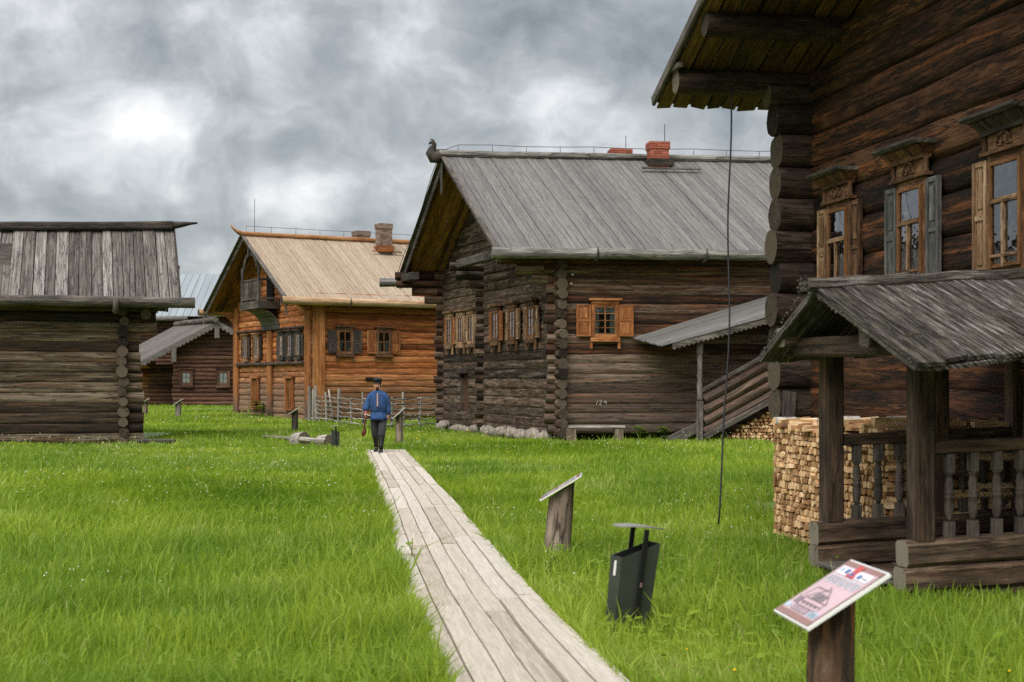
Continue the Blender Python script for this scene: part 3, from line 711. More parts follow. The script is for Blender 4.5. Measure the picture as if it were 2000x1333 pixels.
for i, (m1, lab) in zip((1.33, 3.17), ((M['trim_dark'], 'window with dark shutters'), (M['trim_orange'], 'window with orange shutters'))):
    w_ = window(brown, fb(i, -.16, 3.42), fb.s, sO, .58, .90, M['trim_brown'], M['putty'], (1, 1), ((.40, m1), (.40, m1)), cornice=.16, curtain=[(0, .3, 0, .6), (.7, 1, 0, .6), (.55, .95, .05, .5)], lug=True)
    w_['label'] = lab
mb = MB(); mb.cbox(fb(2.62, -.16, 1.80), fb.s*.6, fb.g*.05, V((0,0,.14))); mb.build('vent_slot', M['inside'], brown)
# balcony
bx0, bx1, bj0, bj1, bz = -1.2, -.14, 3.95, 6.45, 5.0
mb = MB(); mb.box(fb(bx0, bj0, bz), fb.s*(bx1-bx0), fb.g*(bj1-bj0), V((0,0,.34))); bal = mb.build('balcony', M['trim_grey'], brown)
for j in (bj0+.09, (bj0+bj1)/2-.0, bj1-.09):
    if abs(j-5.2) < .05: continue
    for x in (bx0+.09,):
        mb = MB(); q = fb(x, j, bz+.34); ztop = rz_b = 5.12+(8.36-5.12)*(min(j, WB-j)+.7)/(WB/2+.7)-.15-bz-.34
        mb.beam(q, q+V((0,0,.95)), .14, .14, up=fb.s); mb.lathe([(.95,.06),(1.02,.085),(1.08,.055),(1.4,.075),(min(1.62, ztop), .06)], q, n=10); mb.build('balcony_post', M['trim_grey'], bal)
mb = MB()
for z in (.98, .12): mb.beam(fb(bx0+.08, bj0, bz+.34+z), fb(bx0+.08, bj1, bz+.34+z), .1, .1)
for j in (bj0+.05, bj1-.05):
    for z in (.98, .12): mb.beam(fb(bx0+.1, j, bz+.34+z), fb(bx1, j, bz+.34+z), .1, .1)
mb.build('balcony_rail', M['trim_grey'], bal)
for k in range(11):
    j = bj0+.25+k*.2
    mb = MB(); mb.lathe([(0,.03),(.1,.055),(.25,.035),(.4,.06),(.55,.035),(.75,.05),(.86,.03)], fb(bx0+.08, j, bz+.44), n=8); mb.build('baluster', M['trim_grey'], bal)
mb = MB(); nA = 14; ang = [math.pi*k/nA for k in range(nA+1)]
for k in range(nA):          # arch over the balcony front
    for (a0, a1) in ((ang[k], ang[k+1]),):
        c = fb(bx0+.05, (bj0+bj1)/2, 6.9); R0, R1 = .78, 1.0
        q = lambda a, R, x: c+fb.g*math.cos(a)*R+V((0,0,math.sin(a)*R*.75))+fb.s*x
        mb.hexa([q(a0, R0, 0), q(a0, R1, 0), q(a0, R1, .06), q(a0, R0, .06), q(a1, R0, 0), q(a1, R1, 0), q(a1, R1, .06), q(a1, R0, .06)], .5)
mb.cbox(fb(bx0+.0, WB/2, 7.9), fb.g*.2, fb.s*.05, V((0,0,.9)))
mb.build('balcony_arch', M['trim_grey'], bal)
mb = MB(); mb.cbox(fb(-.17, 5.2, 6.0), fb.g*.85, fb.s*.06, V((0,0,1.5))); mb.build('balcony_door', M['inside'], bal)
mb = MB(); n = 7                                          # curved, boarded underside
for k in range(n):
    a0, a1 = k/n*math.pi/2, (k+1)/n*math.pi/2
    f = lambda a: (-.16-1.0*(1-math.cos(a)), 4.05+.95*math.sin(a))
    (x0, z0), (x1, z1) = f(a0), f(a1)
    mb.hexa([fb(x0, bj0+.1, z0), fb(x0+.05, bj0+.1, z0), fb(x0+.05, bj1-.1, z0), fb(x0, bj1-.1, z0), fb(x1-.01, bj0+.1, z1-.01), fb(x1+.06, bj0+.1, z1-.01), fb(x1+.06, bj1-.1, z1-.01), fb(x1-.01, bj1-.1, z1-.01)])
mb.build('balcony_underside', M['roof_far'], bal)
# ================================================================== FAR DARK HOUSE WITH METAL ROOF
ff = Fr((-20.3, 100), (.25, 1), (1, -.06))
far = thing('log_house', ff(0, 0), 'distant dark red-brown log house with sheet metal roof, seen between two other houses', 'house', 'log houses of the village')
def lw(mb, a, b, n, h, r, clip=None):
    a, b = V(a), V(b); d = (b-a).normalized(); L = (b-a).length
    log_wall(mb, lambda t, z: a+d*t+V((0,0,z)), 0, L, 0, n, h, r, ext=(.25, .25), clip=clip, sides=8)
# front gable wing: eave (-26,2.9) .. apex (-20.6,5.9)
ax, az, ex, ez = -20.5, 5.85, -25.9, 3.0
def clf(z):
    if z < ez+.3: return (-9, 99)
    f = (z-ez)/(az-ez); hw = (ax-ex)*(1-f)-.15; mid = ax+23.6
    return (mid-hw, mid+hw) if hw > 0 else None
mb = MB(); lw(mb, (-23.6, 100, 0), (-17.6, 100, 0), 20, .29, .16, clf); mb.build('gable_wall', [M['log_far'], M['end_dark']], far)
mb = MB(); lw(mb, (-25.9, 102.5, 0), (-23.9, 102.5, 0), 10, .29, .16); mb.build('log_wall', [M['log_far'], M['end_dark']], far)
mb = MB(); lw(mb, (-30.6, 104, 0), (-26.3, 104, 0), 11, .29, .16); mb.build('log_wall', [M['log_orange'], M['end_dark']], far)
mb = MB(); planks(mb, (ex, 99, ez), (ex-4.8, 107, ez), (ax, 99, az), (ax-4.8, 107, az), .22, .05, (-.5,0,1), jit=.02); planks(mb, (2*ax-ex, 99, ez), (2*ax-ex-4.8, 107, ez), (ax, 99, az), (ax-4.8, 107, az), .22, .05, (.5,0,1), jit=.02)
rf = mb.build('roof', M['roof_far'], far)
for sg in (-1, 1):
    mb = MB(); saw_board(mb, (ax+sg*(ax-ex), 98.95, ez), (ax, 98.95, az), .42, .3, .05, (0,0,-1), (0,-1,0), rndlobes=True); mb.build('carved_board', M['roof_far'], rf)
mb = MB(); mb.log((ax, 98.4, az+.12), (ax-4.8, 107, az+.12), .2); mb.build('ridge_log', [M['trim_grey'], M['end_grey']], rf)
mb = MB(); mb.log((ex+.05, 98.7, ez-.12), (ex-4.8, 107, ez-.12), .14); mb.build('eave_log', [M['trim_grey'], M['end_grey']], rf)
for x, z in ((ax, az-.6), (-23.5, 3.6)):
    mb = MB(); mb.cbox((x, 98.85, z), (.34,0,0), (0,.05,0), (0,0,1.1)); mb.build('pendant_board', M['roof_far'], rf)
for x in (-22.9, -20.3):
    window(far, (x+.05, 99.80, 1.93), V((1,0,0)), V((0,-1,0)), .55, .72, M['trim_orange'] if 0 else M['log_far'], M['trim_dark'], (1, 1), None, cornice=.12, curtain=[(0, 1, 0, 1)], sill=True, cw=.2)
# main body and metal roof behind
mb = MB(); lw(mb, (-34, 112, 0), (-8, 112, 0), 24, .29, .16); mb.build('log_wall', [M['log_far'], M['end_dark']], far)
mb = MB()
e0, e1, r0, r1 = V((-34,111,6.75)), V((-8,111,6.75)), V((-34,117.5,10.55)), V((-8,117.5,10.55))
planks(mb, e0, e1, r0, r1, .55, .03, (0,-.5,1), jit=.004, gap=.01, rag=0)
x = 0
while x < 26:
    mb.beam(e0+V((x,0,.05)), r0+V((x,0,.05)), .04, .05, ch=0); x += .55
mb.build('metal_roof', M['sheet'], far)
mb = MB(); mb.log((-34,110.8,6.55), (-25.3,110.8,6.6), .2); mb.log((-20.6,110.8,6.6), (-8,110.8,6.6), .2); mb.build('gutter', [M['gutter_grey'], M['end_grey']], far)
chimney(far, V((-28.0, 118, 0)), .7, .7, 9.5, 11.3, V((1,0,0)), M['brick'])
# ================================================================== LEFT GRANARY
fl = Fr((-10.28, 39.5), (-.966, -.26), (-.285, .9585))          # i runs to the left along the front, j away
barn = thing('log_barn', fl(0, 0), 'low grey-brown log barn with steep weathered plank roof and no windows', 'barn', None)
h = .278; BL = 12.0
mb = MB(); log_wall(mb, lambda a, z: fl(a, 0, z), .46, BL, .0, 10, h, .158, ext=(.45, .1), sides=16, wob=.012, flat=.76)
for k in range(10, 15):
    z = h*(k+.5); mb.log(fl(BL, 0, z), fl({10: .05, 11: -.40, 12: -.38, 13: -.43, 14: -.38}[k], 0, z), .156, .15, n=16, flat=.78)
mb.build('log_wall', [M['log_barn'], M['end_grey']], barn)
mb = MB()
for k in range(15):
    z = h*k+.02; mb.log(fl(.52+random.uniform(-.05, .05), -.26-random.uniform(0, .14), z), fl(.52, 5.2, z), .15*random.uniform(.80, 1.06), n=14)
mb.build('end_wall', [M['log_barn'], M['end_dark']], barn)
mb = MB()
for k in range(2): mb.log(fl(-.1, -.3, 3.55+k*.27), fl(-.1, 5, 3.55+k*.27), .14)
mb.build('bracket_log', [M['log_barn'], M['end_dark']], barn)
ez, rz_, ed, rd = 3.90, 5.86, -.80, 2.35
RT = .30
mb = MB()
planks(mb, fl(BL, ed, ez), fl(-1.0, ed, ez), fl(BL, rd, rz_-.1), fl(-1.0, rd, rz_+RT), .30, .045, (0,-.7,1), jit=.055, gap=.022, rag=.035)
planks(mb, fl(BL, 2*rd-ed, ez), fl(-1.0, 2*rd-ed, ez), fl(BL, rd, rz_-.1), fl(-1.0, rd, rz_+RT), .30, .045, (0,.7,1), jit=.05)
rf = mb.build('roof', M['roof_barn'], barn)
mb = MB(); a_, b_, c_, d_ = fl(BL, ed+.05, ez-.06), fl(-.98, ed+.05, ez-.06), fl(-.98, rd, rz_+RT-.07), fl(BL, rd, rz_-.17); u_ = V((0,0,.035)); mb.hexa([a_, b_, c_, d_, a_+u_, b_+u_, c_+u_, d_+u_]); mb.build('soffit', M['trim_dark'], rf)
mb = MB(); mb.beam(fl(BL, rd-.1, rz_+.0), fl(-.95, rd-.1, rz_+RT+.13), .34, .24, ch=.05, seg=12, wob=.012)
mb.loft([ring(fl(-.95-x, rd-.1, rz_+RT+.13+dz), ry, rx, (0,0,1), fl.g) for x, dz, rx, ry in ((0, 0, .12, .15), (.25, .03, .09, .12), (.5, .07, .05, .09), (.72, .09, .025, .06))])
mb.build('ridge_beam', M['trim_dark'], rf)
mb = MB(); mb.log(fl(BL, ed-.06, ez-.04), fl(-1.38, ed-.06, ez-.06), .155, .14, n=14, wob=.03); mb.build('gutter', [M['trim_grey'], M['end_grey']], rf)
mb = MB(); q = fl(.72, ed-.05, ez-.06); o_ = -fl.g
mb.tube([q-o_*.5, q-o_*.05+V((0,0,-.2)), q+o_*.16+V((0,0,-.26)), q+o_*.24+V((0,0,-.06)), q+o_*.22+V((0,0,.1))], .1, 8, r1=.06); mb.build('gutter_hook', [M['trim_grey']], rf)
mb = MB(); mb.beam(fl(-1.0, ed, ez), fl(-1.0, rd, rz_+RT), .05, .2); mb.build('rake_board', M['trim_dark'], rf)
t = MB(); t.beam((-10.2, 38.6, .08), (-9.2, 38.8, .08), .5, .08)
tag(t.build('ground_plank', M['trim_grey'], None, loc=(-9.7, 38.7, .05)), 'grey plank lying flat in the grass at the corner of the barn', 'plank')
# ================================================================== NEAR HOUSE WITH CARVED WINDOWS
w_ = V((.178, -.984, 0)).normalized(); q_ = V((w_.y*-1, w_.x, 0)); q_ = V((.984, .178, 0)).normalized()
C0 = V((3.84, 18.5, 0))
def fg(t, o, z): return C0+w_*t-q_*o+V((0,0,z))       # t along the facade towards the camera, o out from it
big = thing('log_house', fg(0, 0, 0), 'near house of massive dark logs with carved window surrounds and a deep eave overhead', 'house', 'log houses of the village')
LF = 11.0; HB = .41
ez0, sl = 5.40, .39; ridge_t = 5.2
rzb = lambda t: ez0+sl*(min(t, 2*ridge_t-t)+.93)
def clipg(z):
    if z < 5.6: return (-9, 99)
    t = (z-ez0)/sl-.93+.35
    return (t, 2*ridge_t-t) if t < ridge_t else None
mb = MB()
log_wall(mb, lambda a, z: fg(a, -.20, z), 0, LF, -.04, 19, HB, .226, ext=(.42, .3), clip=clipg, sides=20, wob=.03, jit=.06, flat=.96)
mb.build('facade_wall', [M['log_big'], M['end_dark']], big)
mb = MB()
for k in range(13):
    z = .165+HB*k
    mb.log(fg(-.02, (.20 if z < 1.2 else .44)+random.uniform(-.03, .05), z), fg(-.02, -7.5, z), .222*random.uniform(.96, 1.05), n=18, wob=.012)
mb.log(fg(-.02, .55, .165+HB*12.75), fg(-.02, -3, .165+HB*12.75), .17, n=16)
mb.build('end_wall', [M['log_big_dark'], M['end_dark']], big)
mb = MB()      # moss caulking between the logs of the facade
for k in range(18):
    z = -.04+HB*(k+1); n = 60; pts = []
    lo, hi = .15, 9.5
    cl = clipg(z+.25)
    if cl is None: continue
    lo = max(lo, cl[0])
    run = []
    for i in range(n+1):
        t = lo+(hi-lo)*i/n; a = mnoise.noise(V((t*1.3, k*3.1, 0)))
        if a > -.12: run.append(fg(t, -.135+.02*mnoise.noise(V((t*6, k, 3))), z+.012*mnoise.noise(V((t*4, k, 8)))))
        else:
            if len(run) > 2: mb.tube(run, .034+.01*random.random(), 6)
            run = []
    if len(run) > 2: mb.tube(run, .034, 6)
ob = mb.build('caulking', M['moss_chink'], big); ob['kind'] = 'stuff'
# roof: far slope with thick gappy boards seen from below, purlins sticking out
mb, sf = MB(), MB()
e0, e1, r0, r1 = fg(-.93, 1.76, ez0), fg(-.93, -6, ez0), fg(ridge_t, 1.76, rzb(ridge_t)), fg(ridge_t, -6, rzb(ridge_t))
nr = (e1-e0).cross(r0-e0); nr = nr if nr.z > 0 else -nr
planks(sf, e0, e1, r0, r1, .235, .03, nr, jit=.015, gap=.045, rag=.07)
planks(mb, e0, e1, r0, r1, .26, .035, nr, jit=.02, off=.045, rag=.03)
e0b, e1b = fg(2*ridge_t+.93, 1.76, ez0), fg(2*ridge_t+.93, -6, ez0)
planks(mb, e0b, e1b, r0, r1, .26, .035, V((nr.x*1, -nr.y, nr.z)), jit=.02, off=.045)
rf = mb.build('roof', M['roof_old'], big); sf.build('soffit', M['soffit_green'], rf)
for t, o, r in ((-.12, 1.74, .155), (1.02, 1.72, .145), (2.1, 1.7, .15), (3.3, 1.7, .15), (5.2, 1.75, .17)):
    mb = MB(); z = rzb(t)-r*1.02
    mb.log(fg(t, o, z), fg(t, -.5, z), r, r*1.05, n=18, wob=.01); mb.build('purlin', [M['log_big_dark'], M['end_grey']], rf)
mb = MB(); mb.beam(fg(-.95, 1.80, ez0+.06), fg(ridge_t, 1.80, rzb(ridge_t)+.06), .05, .14); mb.cbox(fg(-.02, 1.76, 5.72), w_*.35, q_*.06, V((0,0,.06))); mb.build('rake_board', M['trim_grey'], rf)
mb = MB()
mb.cbox(fg(.235, .34, 1.40), q_*.17+V((0,0,-.02)), w_*.02, V((.02,0,.34)))
mb.build('small_plate', M['trim_grey'], big)
# window group of the facade
def carved_window(t, sl_, sr_, casing):
    c = fg(t+.09, .0, 3.30); out = -q_; Z = V((0,0,1)); W, H = .56, 1.02
    wn = window(big, c, w_, out, W, H, casing, M['putty'], (0, 0), ((.27, sl_), (.27, sr_)), curtain=None, cw=.075, sill=True, dep=.05)
    mb = MB()
    mb.cbox(c+Z*(.13)+out*.075, w_*(W-.06), out*.035, Z*.05); mb.cbox(c-w_*.02-Z*.2+out*.073, w_*.035, out*.03, Z*.62); mb.cbox(c+Z*-.40+out*.074, w_*(W-.06), out*.03, Z*.03)
    mb.build('glazing_bar', M['trim_tan'], wn)
    mb = MB()
    for a0, a1 in ((.0, .36), (.80, 1.0)):
        n = 12; pts = []
        for i in range(n+1):
            f = a0+(a1-a0)*i/n; qq = c+w_*(f-.5)*W+out*(.034+.014*math.sin(i*1.7)); pts += [qq-Z*H*.5, qq+Z*H*.5]
        mb.add(pts, [(2*i, 2*i+2, 2*i+3, 2*i+1) for i in range(n)], smooth=True)
    mb.build('curtain', M['curtain_tan'] if t != 5.0 else M['curtain_tan'], wn)
    mb = MB(); zt = H/2+.085                       # carved panel with a fan
    mb.cbox(c+Z*(zt+.09)+out*.03, w_*(W+.10), out*.06, Z*.18)
    for sg in (-1, 1):
        mb.lathe([(0,.028),(.03,.042),(.06,.026),(.11,.036),(.15,.026),(.18,.042)], c+Z*(zt+.01)+w_*sg*(W/2+.10)+out*.06, n=8)
    mb.cbox(c+Z*(zt+.012)+out*.05, w_*(W+.30), out*.10, Z*.035)
    for k in range(9):
        a = math.pi*(k+.5)/9; d = w_*math.cos(a)+Z*math.sin(a)
        mb.beam(c+Z*(zt+.055)+out*.07+d*.03, c+Z*(zt+.045)+out*.07+d*.105, .022, .03, up=out, ch=.004)
    n = 14
    for k in range(n):
        a0, a1 = math.pi*k/n, math.pi*(k+1)/n
        f = lambda a, R: c+Z*(zt+.055)+out*.06+(w_*math.cos(a)+Z*math.sin(a))*R
        mb.hexa([f(a0, .115), f(a0, .135), f(a1, .135), f(a1, .115)]+[p+out*.03 for p in (f(a0, .115), f(a0, .135), f(a1, .135), f(a1, .115))])
    mb.build('carved_panel', M['trim_brown'], wn)
    mb = MB(); zc = zt+.185                         # flared cornice with a row of grooves
    n = 26
    mb.cbox(c+Z*(zc+.025)+out*.055, w_*(W+.22), out*.11, Z*.05)
    for k in range(n):
        x = (k+.5)/n-.5
        b0 = c+Z*(zc+.055)+w_*x*(W+.26)+out*.105; b1 = c+Z*(zc+.13)+w_*x*(W+.36)+out*.19
        mb.beam(b0, b1, .022, .03, up=w_, ch=.006)
    p = [c+Z*(zc+.05)+w_*s*(W+.24)/2 for s in (-1, 1)]; p2 = [c+Z*(zc+.14)+w_*s*(W+.38)/2 for s in (-1, 1)]
    mb.hexa([p[0], p[1], p[1]+out*.09, p[0]+out*.09, p2[0], p2[1], p2[1]+out*.175, p2[0]+out*.175])
    mb.build('cornice', M['trim_dark'] if t > 4 else M['trim_brown'], wn)
    mb = MB(); mb.cbox(c+Z*(zc+.16)+out*.12, w_*(W+.44), out*.26, Z*.045); mb.beam(c+Z*(zc+.17)+out*.25-w_*(W/2+.23), c+Z*(zc+.17)+out*.25+w_*(W/2+.23), .05, .05, ch=.02); mb.build('cornice_cap', M['trim_grey'], wn)
    return wn
a = carved_window(1.02, M['trim_tan'], M['trim_brown'], M['trim_brown']); a['label'] = 'window with brown shutters nearest the log corner'
a = carved_window(2.98, M['trim_blue'], M['trim_blue'], M['trim_brown']); a['label'] = 'window with grey blue shutters'
a = carved_window(4.98, M['trim_tan'], M['trim_tan'], M['trim_brown']); a['label'] = 'window with peeling tan shutters and a grey cornice'
# ------------------------------------------------------------------ tilted entrance porch
A0, B0 = V((2.89, 12.95, 0)), V((3.26, 11.40, 0)); e_ = (B0-A0).normalized(); p_ = V((-e_.y, e_.x, 0)); PL = 2.0
def pa(b, i, z, tz=.035): return (B0 if b else A0)+p_*i+V((0,0,z+tz*i))
mb = MB()
for b in (0, 1):
    for k in range(3):
        z0 = .325-.21*k; st_ = -.16+.0*k
        mb.beam(pa(b, st_+random.uniform(-.015, .015), z0), pa(b, PL, z0), .2, .205, ch=.03, seg=5, wob=.006, mie=1)
for k in range(10):
    i = .05+k*.2; mb.beam(pa(0, i, .0)+e_*.1, pa(1, i, .0)-e_*.1, .19, .04, ch=.005)
porch = mb.build('entrance_porch', [M['porch'], M['end_grey']], big)
for b, zt in ((0, 2.06), (1, 2.02)):
    for i in (.0, 1.06, PL-.1):
        mb = MB(); mb.beam(pa(b, i+.02, .425), pa(b, i+.02, zt), .18, .18, up=p_, ch=.022, seg=4, wob=.004); mb.build('porch_post', M['porch'], porch)
    mb = MB(); mb.beam(pa(b, .1, 1.16), pa(b, PL, 1.16), .1, .105, ch=.012); mb.build('handrail', M['porch'], porch)
    mb = MB(); mb.beam(pa(b, -.48, zt+.06, .055), pa(b, PL, zt+.06, .055), .17, .17, ch=.02, mie=1); mb.build('eave_plate', [M['porch'], M['end_grey']], porch)
    for k in range(8):
        i = .27+k*.215
        if abs(i-1.06) < .13: continue
        q = pa(b, i, .43); hb = .685
        mb = MB(); mb.beam(q, q+V((0,0,.13)), .076, .076, up=p_, ch=.006); mb.beam(q+V((0,0,hb-.16)), q+V((0,0,hb)), .074, .074, up=p_, ch=.006)
        mb.lathe([(.13,.020),(.16,.026),(.2,.037),(.26,.041),(.31,.034),(.315,.039),(.335,.039),(.34,.032),(.35,.039),(.37,.039),(.38,.032),(.42,.038),(.47,.030),(.50,.022),(.505,.034),(.525,.034)], q, n=14)
        mb.build('baluster', M['baluster'], porch)
mb = MB(); mb.beam(pa(0, -.27, 2.02)-e_*.28, pa(1, -.27, 1.99)+e_*.45, .16, .17, ch=.02, mie=1); mb.beam(pa(0, -.05, 2.0)-e_*.1, pa(1, -.05, 2.0)+e_*.2, .16, .17, ch=.02); mb.beam(pa(0, -.3, 2.40)+e_*.8, pa(0, PL, 2.40, .055)+e_*.8, .13, .13, ch=.01, mie=1); mb.build('tie_beam', [M['porch'], M['end_grey']], porch)
mb = MB(); mb.beam(pa(0, -.10, .08)+e_*.3, pa(1, -.10, .08)-e_*.2, .34, .05); mb.build('porch_step', M['trim_grey'], porch)
mid = (A0+B0)/2
def rp(i, dz=0.): return mid+p_*i+V((0,0,2.50+.06*i+dz))
EL = lambda i, dz=0.: A0-e_*.34+p_*i+V((0,0,1.94+.06*i+dz))
ER = lambda i, dz=0.: B0+e_*.87+p_*i+V((0,0,1.86+.09*i+dz))
mb = MB()
nl = (EL(2)-EL(-.53)).cross(rp(-.53)-EL(-.53)); nl = nl if nl.z > 0 else -nl
nrr = (ER(2)-ER(-.53)).cross(rp(-.53)-ER(-.53)); nrr = nrr if nrr.z > 0 else -nrr
for lay, (th, off) in enumerate(((.03, -.03), (.035, .012))):
    planks(mb, ER(-.53), ER(2.1), rp(-.53), rp(2.1), .20 if lay else .24, th, nrr, jit=.022, off=off, rag=.07, gap=.006)
    planks(mb, EL(-.53), EL(2.1), rp(-.53), rp(2.1), .20, th, nl, jit=.02, off=off, rag=.06)
prf = mb.build('porch_roof', M['roof_old'], porch)
mb = MB(); mb.beam(rp(-.62, .05), rp(2.1, .05), .20, .11, ch=.04, seg=12, wob=.012); mb.build('porch_ridge', M['roof_old'], porch)
# frayed moss at the roof edges
mb = MB()
for k in range(260):
    f = random.random(); q = ER(-.53).lerp(ER(2.0), f)+V((0,0,random.uniform(-.03,.035)))+e_*random.uniform(-.03,.04); mb.blob(q, random.uniform(.006,.016), 6, 4, .4)
for k in range(60):
    q = rp(-.62).lerp(ER(-.53), random.random()) if k % 2 else rp(-.62).lerp(EL(-.53), random.random()); mb.blob(q+V((0,0,random.uniform(0,.05))), random.uniform(.005,.013), 6, 4, .4)
for k in range(14): mb.blob(rp(-.64, random.uniform(.0,.12))+e_*random.uniform(-.09,.09), random.uniform(.006,.016), 6, 4, .4)
mo = mb.build('roof_moss', plain('grey green lichen', (92,90,76), 1, 0, .25, 20, (58,55,46), .8), porch); mo['kind'] = 'stuff'
# hanging cable from the eave
ca = fg(.0, .95, 5.50); pts = []
cb = P(1406, 1025, 16.6); ct = P(1428, 170, 18.2)
for k in range(25):
    f = k/24; q = ct.lerp(cb, f); q += V((.10*math.sin(f*math.pi*1.1)*(f**1.5)+.015*math.sin(f*14), 0, 0)); pts.append(q)
cab = MB(); cab.tube(pts, .011, 6)
tag(cab.build('hanging_cable', M['wire'], None, loc=cb), 'thin black cable hanging from the deep eave down into the grass', 'cable')
# ================================================================== FIREWOOD
S0 = V((2.94, 16.0, 0))
def fw(t, o, z): return S0+w_*t+q_*o+V((0,0,z))          # o = into the pile
top_z = lambda t: 1.16+.10*t/2.85+.03*math.sin(t*5)
cells = []
z = -.02; row = 0
while z < 1.28:
    hh = random.uniform(.05, .095); t = -.03 if row % 2 else -.0
    while t < 2.85:
        ww = random.uniform(.045, .115)
        if z+hh*.6 < top_z(t): cells.append((t, t+ww, z, z+hh))
        t += ww
    z += hh; row += 1
def billet(c, t0, t1, z0, z1):
    """one split piece; returns MB and its centre."""
    sh_ = random.uniform(.84, 1.0); a, b_ = (t1-t0)/2*sh_, (z1-z0)/2*random.uniform(.86, 1.02); k = random.random(); J = lambda: random.uniform(.72, 1.08)
    if k < .35: sec = [(-a*J(), -b_*J()), (a*J(), -b_*J()), (a*J(), b_*.3*J()), (0, b_*1.12), (-a*J(), b_*.2)]
    elif k < .6: sec = [(-a, -b_*J()), (a, -b_*.6), (a*.9, b_*J()), (-a*.3, b_*1.1), (-a, b_*.3)]
    elif k < .8: sec = [(-a*1.05, -b_*.9), (a*1.05, -b_*.9), (a*random.uniform(-.6,.6), b_*1.15)]
    else: sec = [(a*1.08*math.cos(x)*J(), b_*1.1*math.sin(x)*J()) for x in [i*math.pi/4+.3 for i in range(8)]]
    if random.random() < .3: sec = [(-x, -y) for x, y in sec][0:]
    return sec
GF = 'split firewood billets stacked in front of the near house'
LF_ = 'split firewood billet showing its pale cut end in the long stack behind the porch railing'
random.seed(21)
rest = MB()
vis = cells[:]
random.shuffle(vis)
def face_area(cl): return (cl[1]-cl[0])*(cl[3]-cl[2])
order = sorted(cells, key=lambda cl: -((cl[1]-cl[0])*(cl[3]-cl[2])*(1 if cl[2] > .12 else .3)*(1+cl[0]*.12)))
n_ind = 0
for idx, cl in enumerate(order):
    t0, t1, z0, z1 = cl; sec = billet(None, *cl)
    u = w_; o0 = random.uniform(-.014, .016) + (.0 if random.random() > .06 else -.04)
    L = random.uniform(.36, .44); ct = (t0+t1)/2; cz = (z0+z1)/2
    yaw = random.uniform(-.07, .07); dz = random.uniform(-.03, .03)
    p0 = fw(ct, o0, cz); p1 = p0+(q_+w_*yaw+V((0,0,dz)))*L
    if n_ind < 300:
        mb = MB(); mb.prism(sec, p0, p1, u, V((0,0,1)), 1, rnd=random.random(), mie=1)
        ob = mb.build('firewood_billet', [M['fire'], M['fire_end']], None, loc=p0)
        tag(ob, LF_, 'firewood', GF); n_ind += 1
    else: rest.prism(sec, p0, p1, u, V((0,0,1)), 1, rnd=random.random(), mie=1)
# back rows, end face and loose top layer as one mass
for t in np.arange(.06, 2.82, .11):
    for r_ in range(2):
        rest.hexa([fw(t-.05, .42+r_*.44, 0), fw(t+.05, .42+r_*.44, 0), fw(t+.05, .80+r_*.44, 0), fw(t-.05, .80+r_*.44, 0)]+[fw(t-.05, .42+r_*.44, top_z(t)-.07), fw(t+.05, .42+r_*.44, top_z(t)-.07), fw(t+.05, .80+r_*.44, top_z(t)-.03), fw(t-.05, .80+r_*.44, top_z(t)-.03)])
for r_ in range(3):
    z = .02
    while z < 1.24:
        hh = random.uniform(.075, .12); zz = z+hh/2
        sec = billet(None, 0, random.uniform(.09, .15), 0, hh)
        o0 = .02+r_*.44+random.uniform(-.03, .03); t = 2.86+random.uniform(-.04, .05)
        rest.prism(sec, fw(t, o0, zz), fw(t+random.uniform(-.03,.03), o0+.40, zz), w_, V((0,0,1)), 1, rnd=random.random(), mie=1); z += hh
for k in range(70):
    t = random.uniform(0, 2.8); o0 = random.choice((-.02, .42, .85))+random.uniform(-.05, .08); a = random.uniform(-.5, .5)
    sec = billet(None, 0, random.uniform(.08, .15), 0, random.uniform(.06, .1))
    p0 = fw(t, o0, top_z(t)+random.uniform(.0, .05)); p1 = p0+(q_*math.cos(a)+w_*math.sin(a))*.4+V((0,0,random.uniform(-.02,.03)))
    rest.prism(sec, p0, p1, w_, V((0,0,1)), 1, rnd=random.random(), mie=1)
for k, (t, o0) in enumerate(((.02, .0), (.95, .1), (1.25, .2), (2.4, .25), (2.75, .3))):
    p0 = fw(t, o0, top_z(t)+.085); rest.prism([(.055*math.cos(x), .05*math.sin(x)) for x in [i*math.pi/4 for i in range(8)]], p0, p0+q_*.22+w_*(.12*(-1)**k), w_, V((0,0,1)), 2, wob=.012, mi=2, mie=1, smooth=True)
ob = rest.build('firewood_stack', [M['fire'], M['fire_end'], M['birch']], None, loc=fw(1.4, .7, 0)); ob['kind'] = 'stuff'
tag(ob, 'rest of the long firewood stack: top layer, inner rows and end seen through the balusters', 'firewood stack', GF)
# small stack under the covered stair
mb = MB(); z = 0.0
while z < 1.25:
    hh = random.uniform(.07, .11); i = 4.35+z*1.72+random.uniform(-.05, .05)
    while i < 7.9:
        ww = random.uniform(.08, .15); sec = billet(None, 0, ww, 0, hh); p0 = st(i+ww/2, 1.33+random.uniform(-.04, .04), z+hh/2)
        mb.prism(sec, p0, p0-oc*.4, fm.s, V((0,0,1)), 1, rnd=random.random(), mie=1); i += ww
    z += hh
ob = mb.build('firewood_stack', [M['fire_dim'], M['fire_end']], None, loc=st(6.5, 1.2, 0)); ob['kind'] = 'stuff'
tag(ob, 'small darker firewood stack filling the space under the covered stair', 'firewood stack')
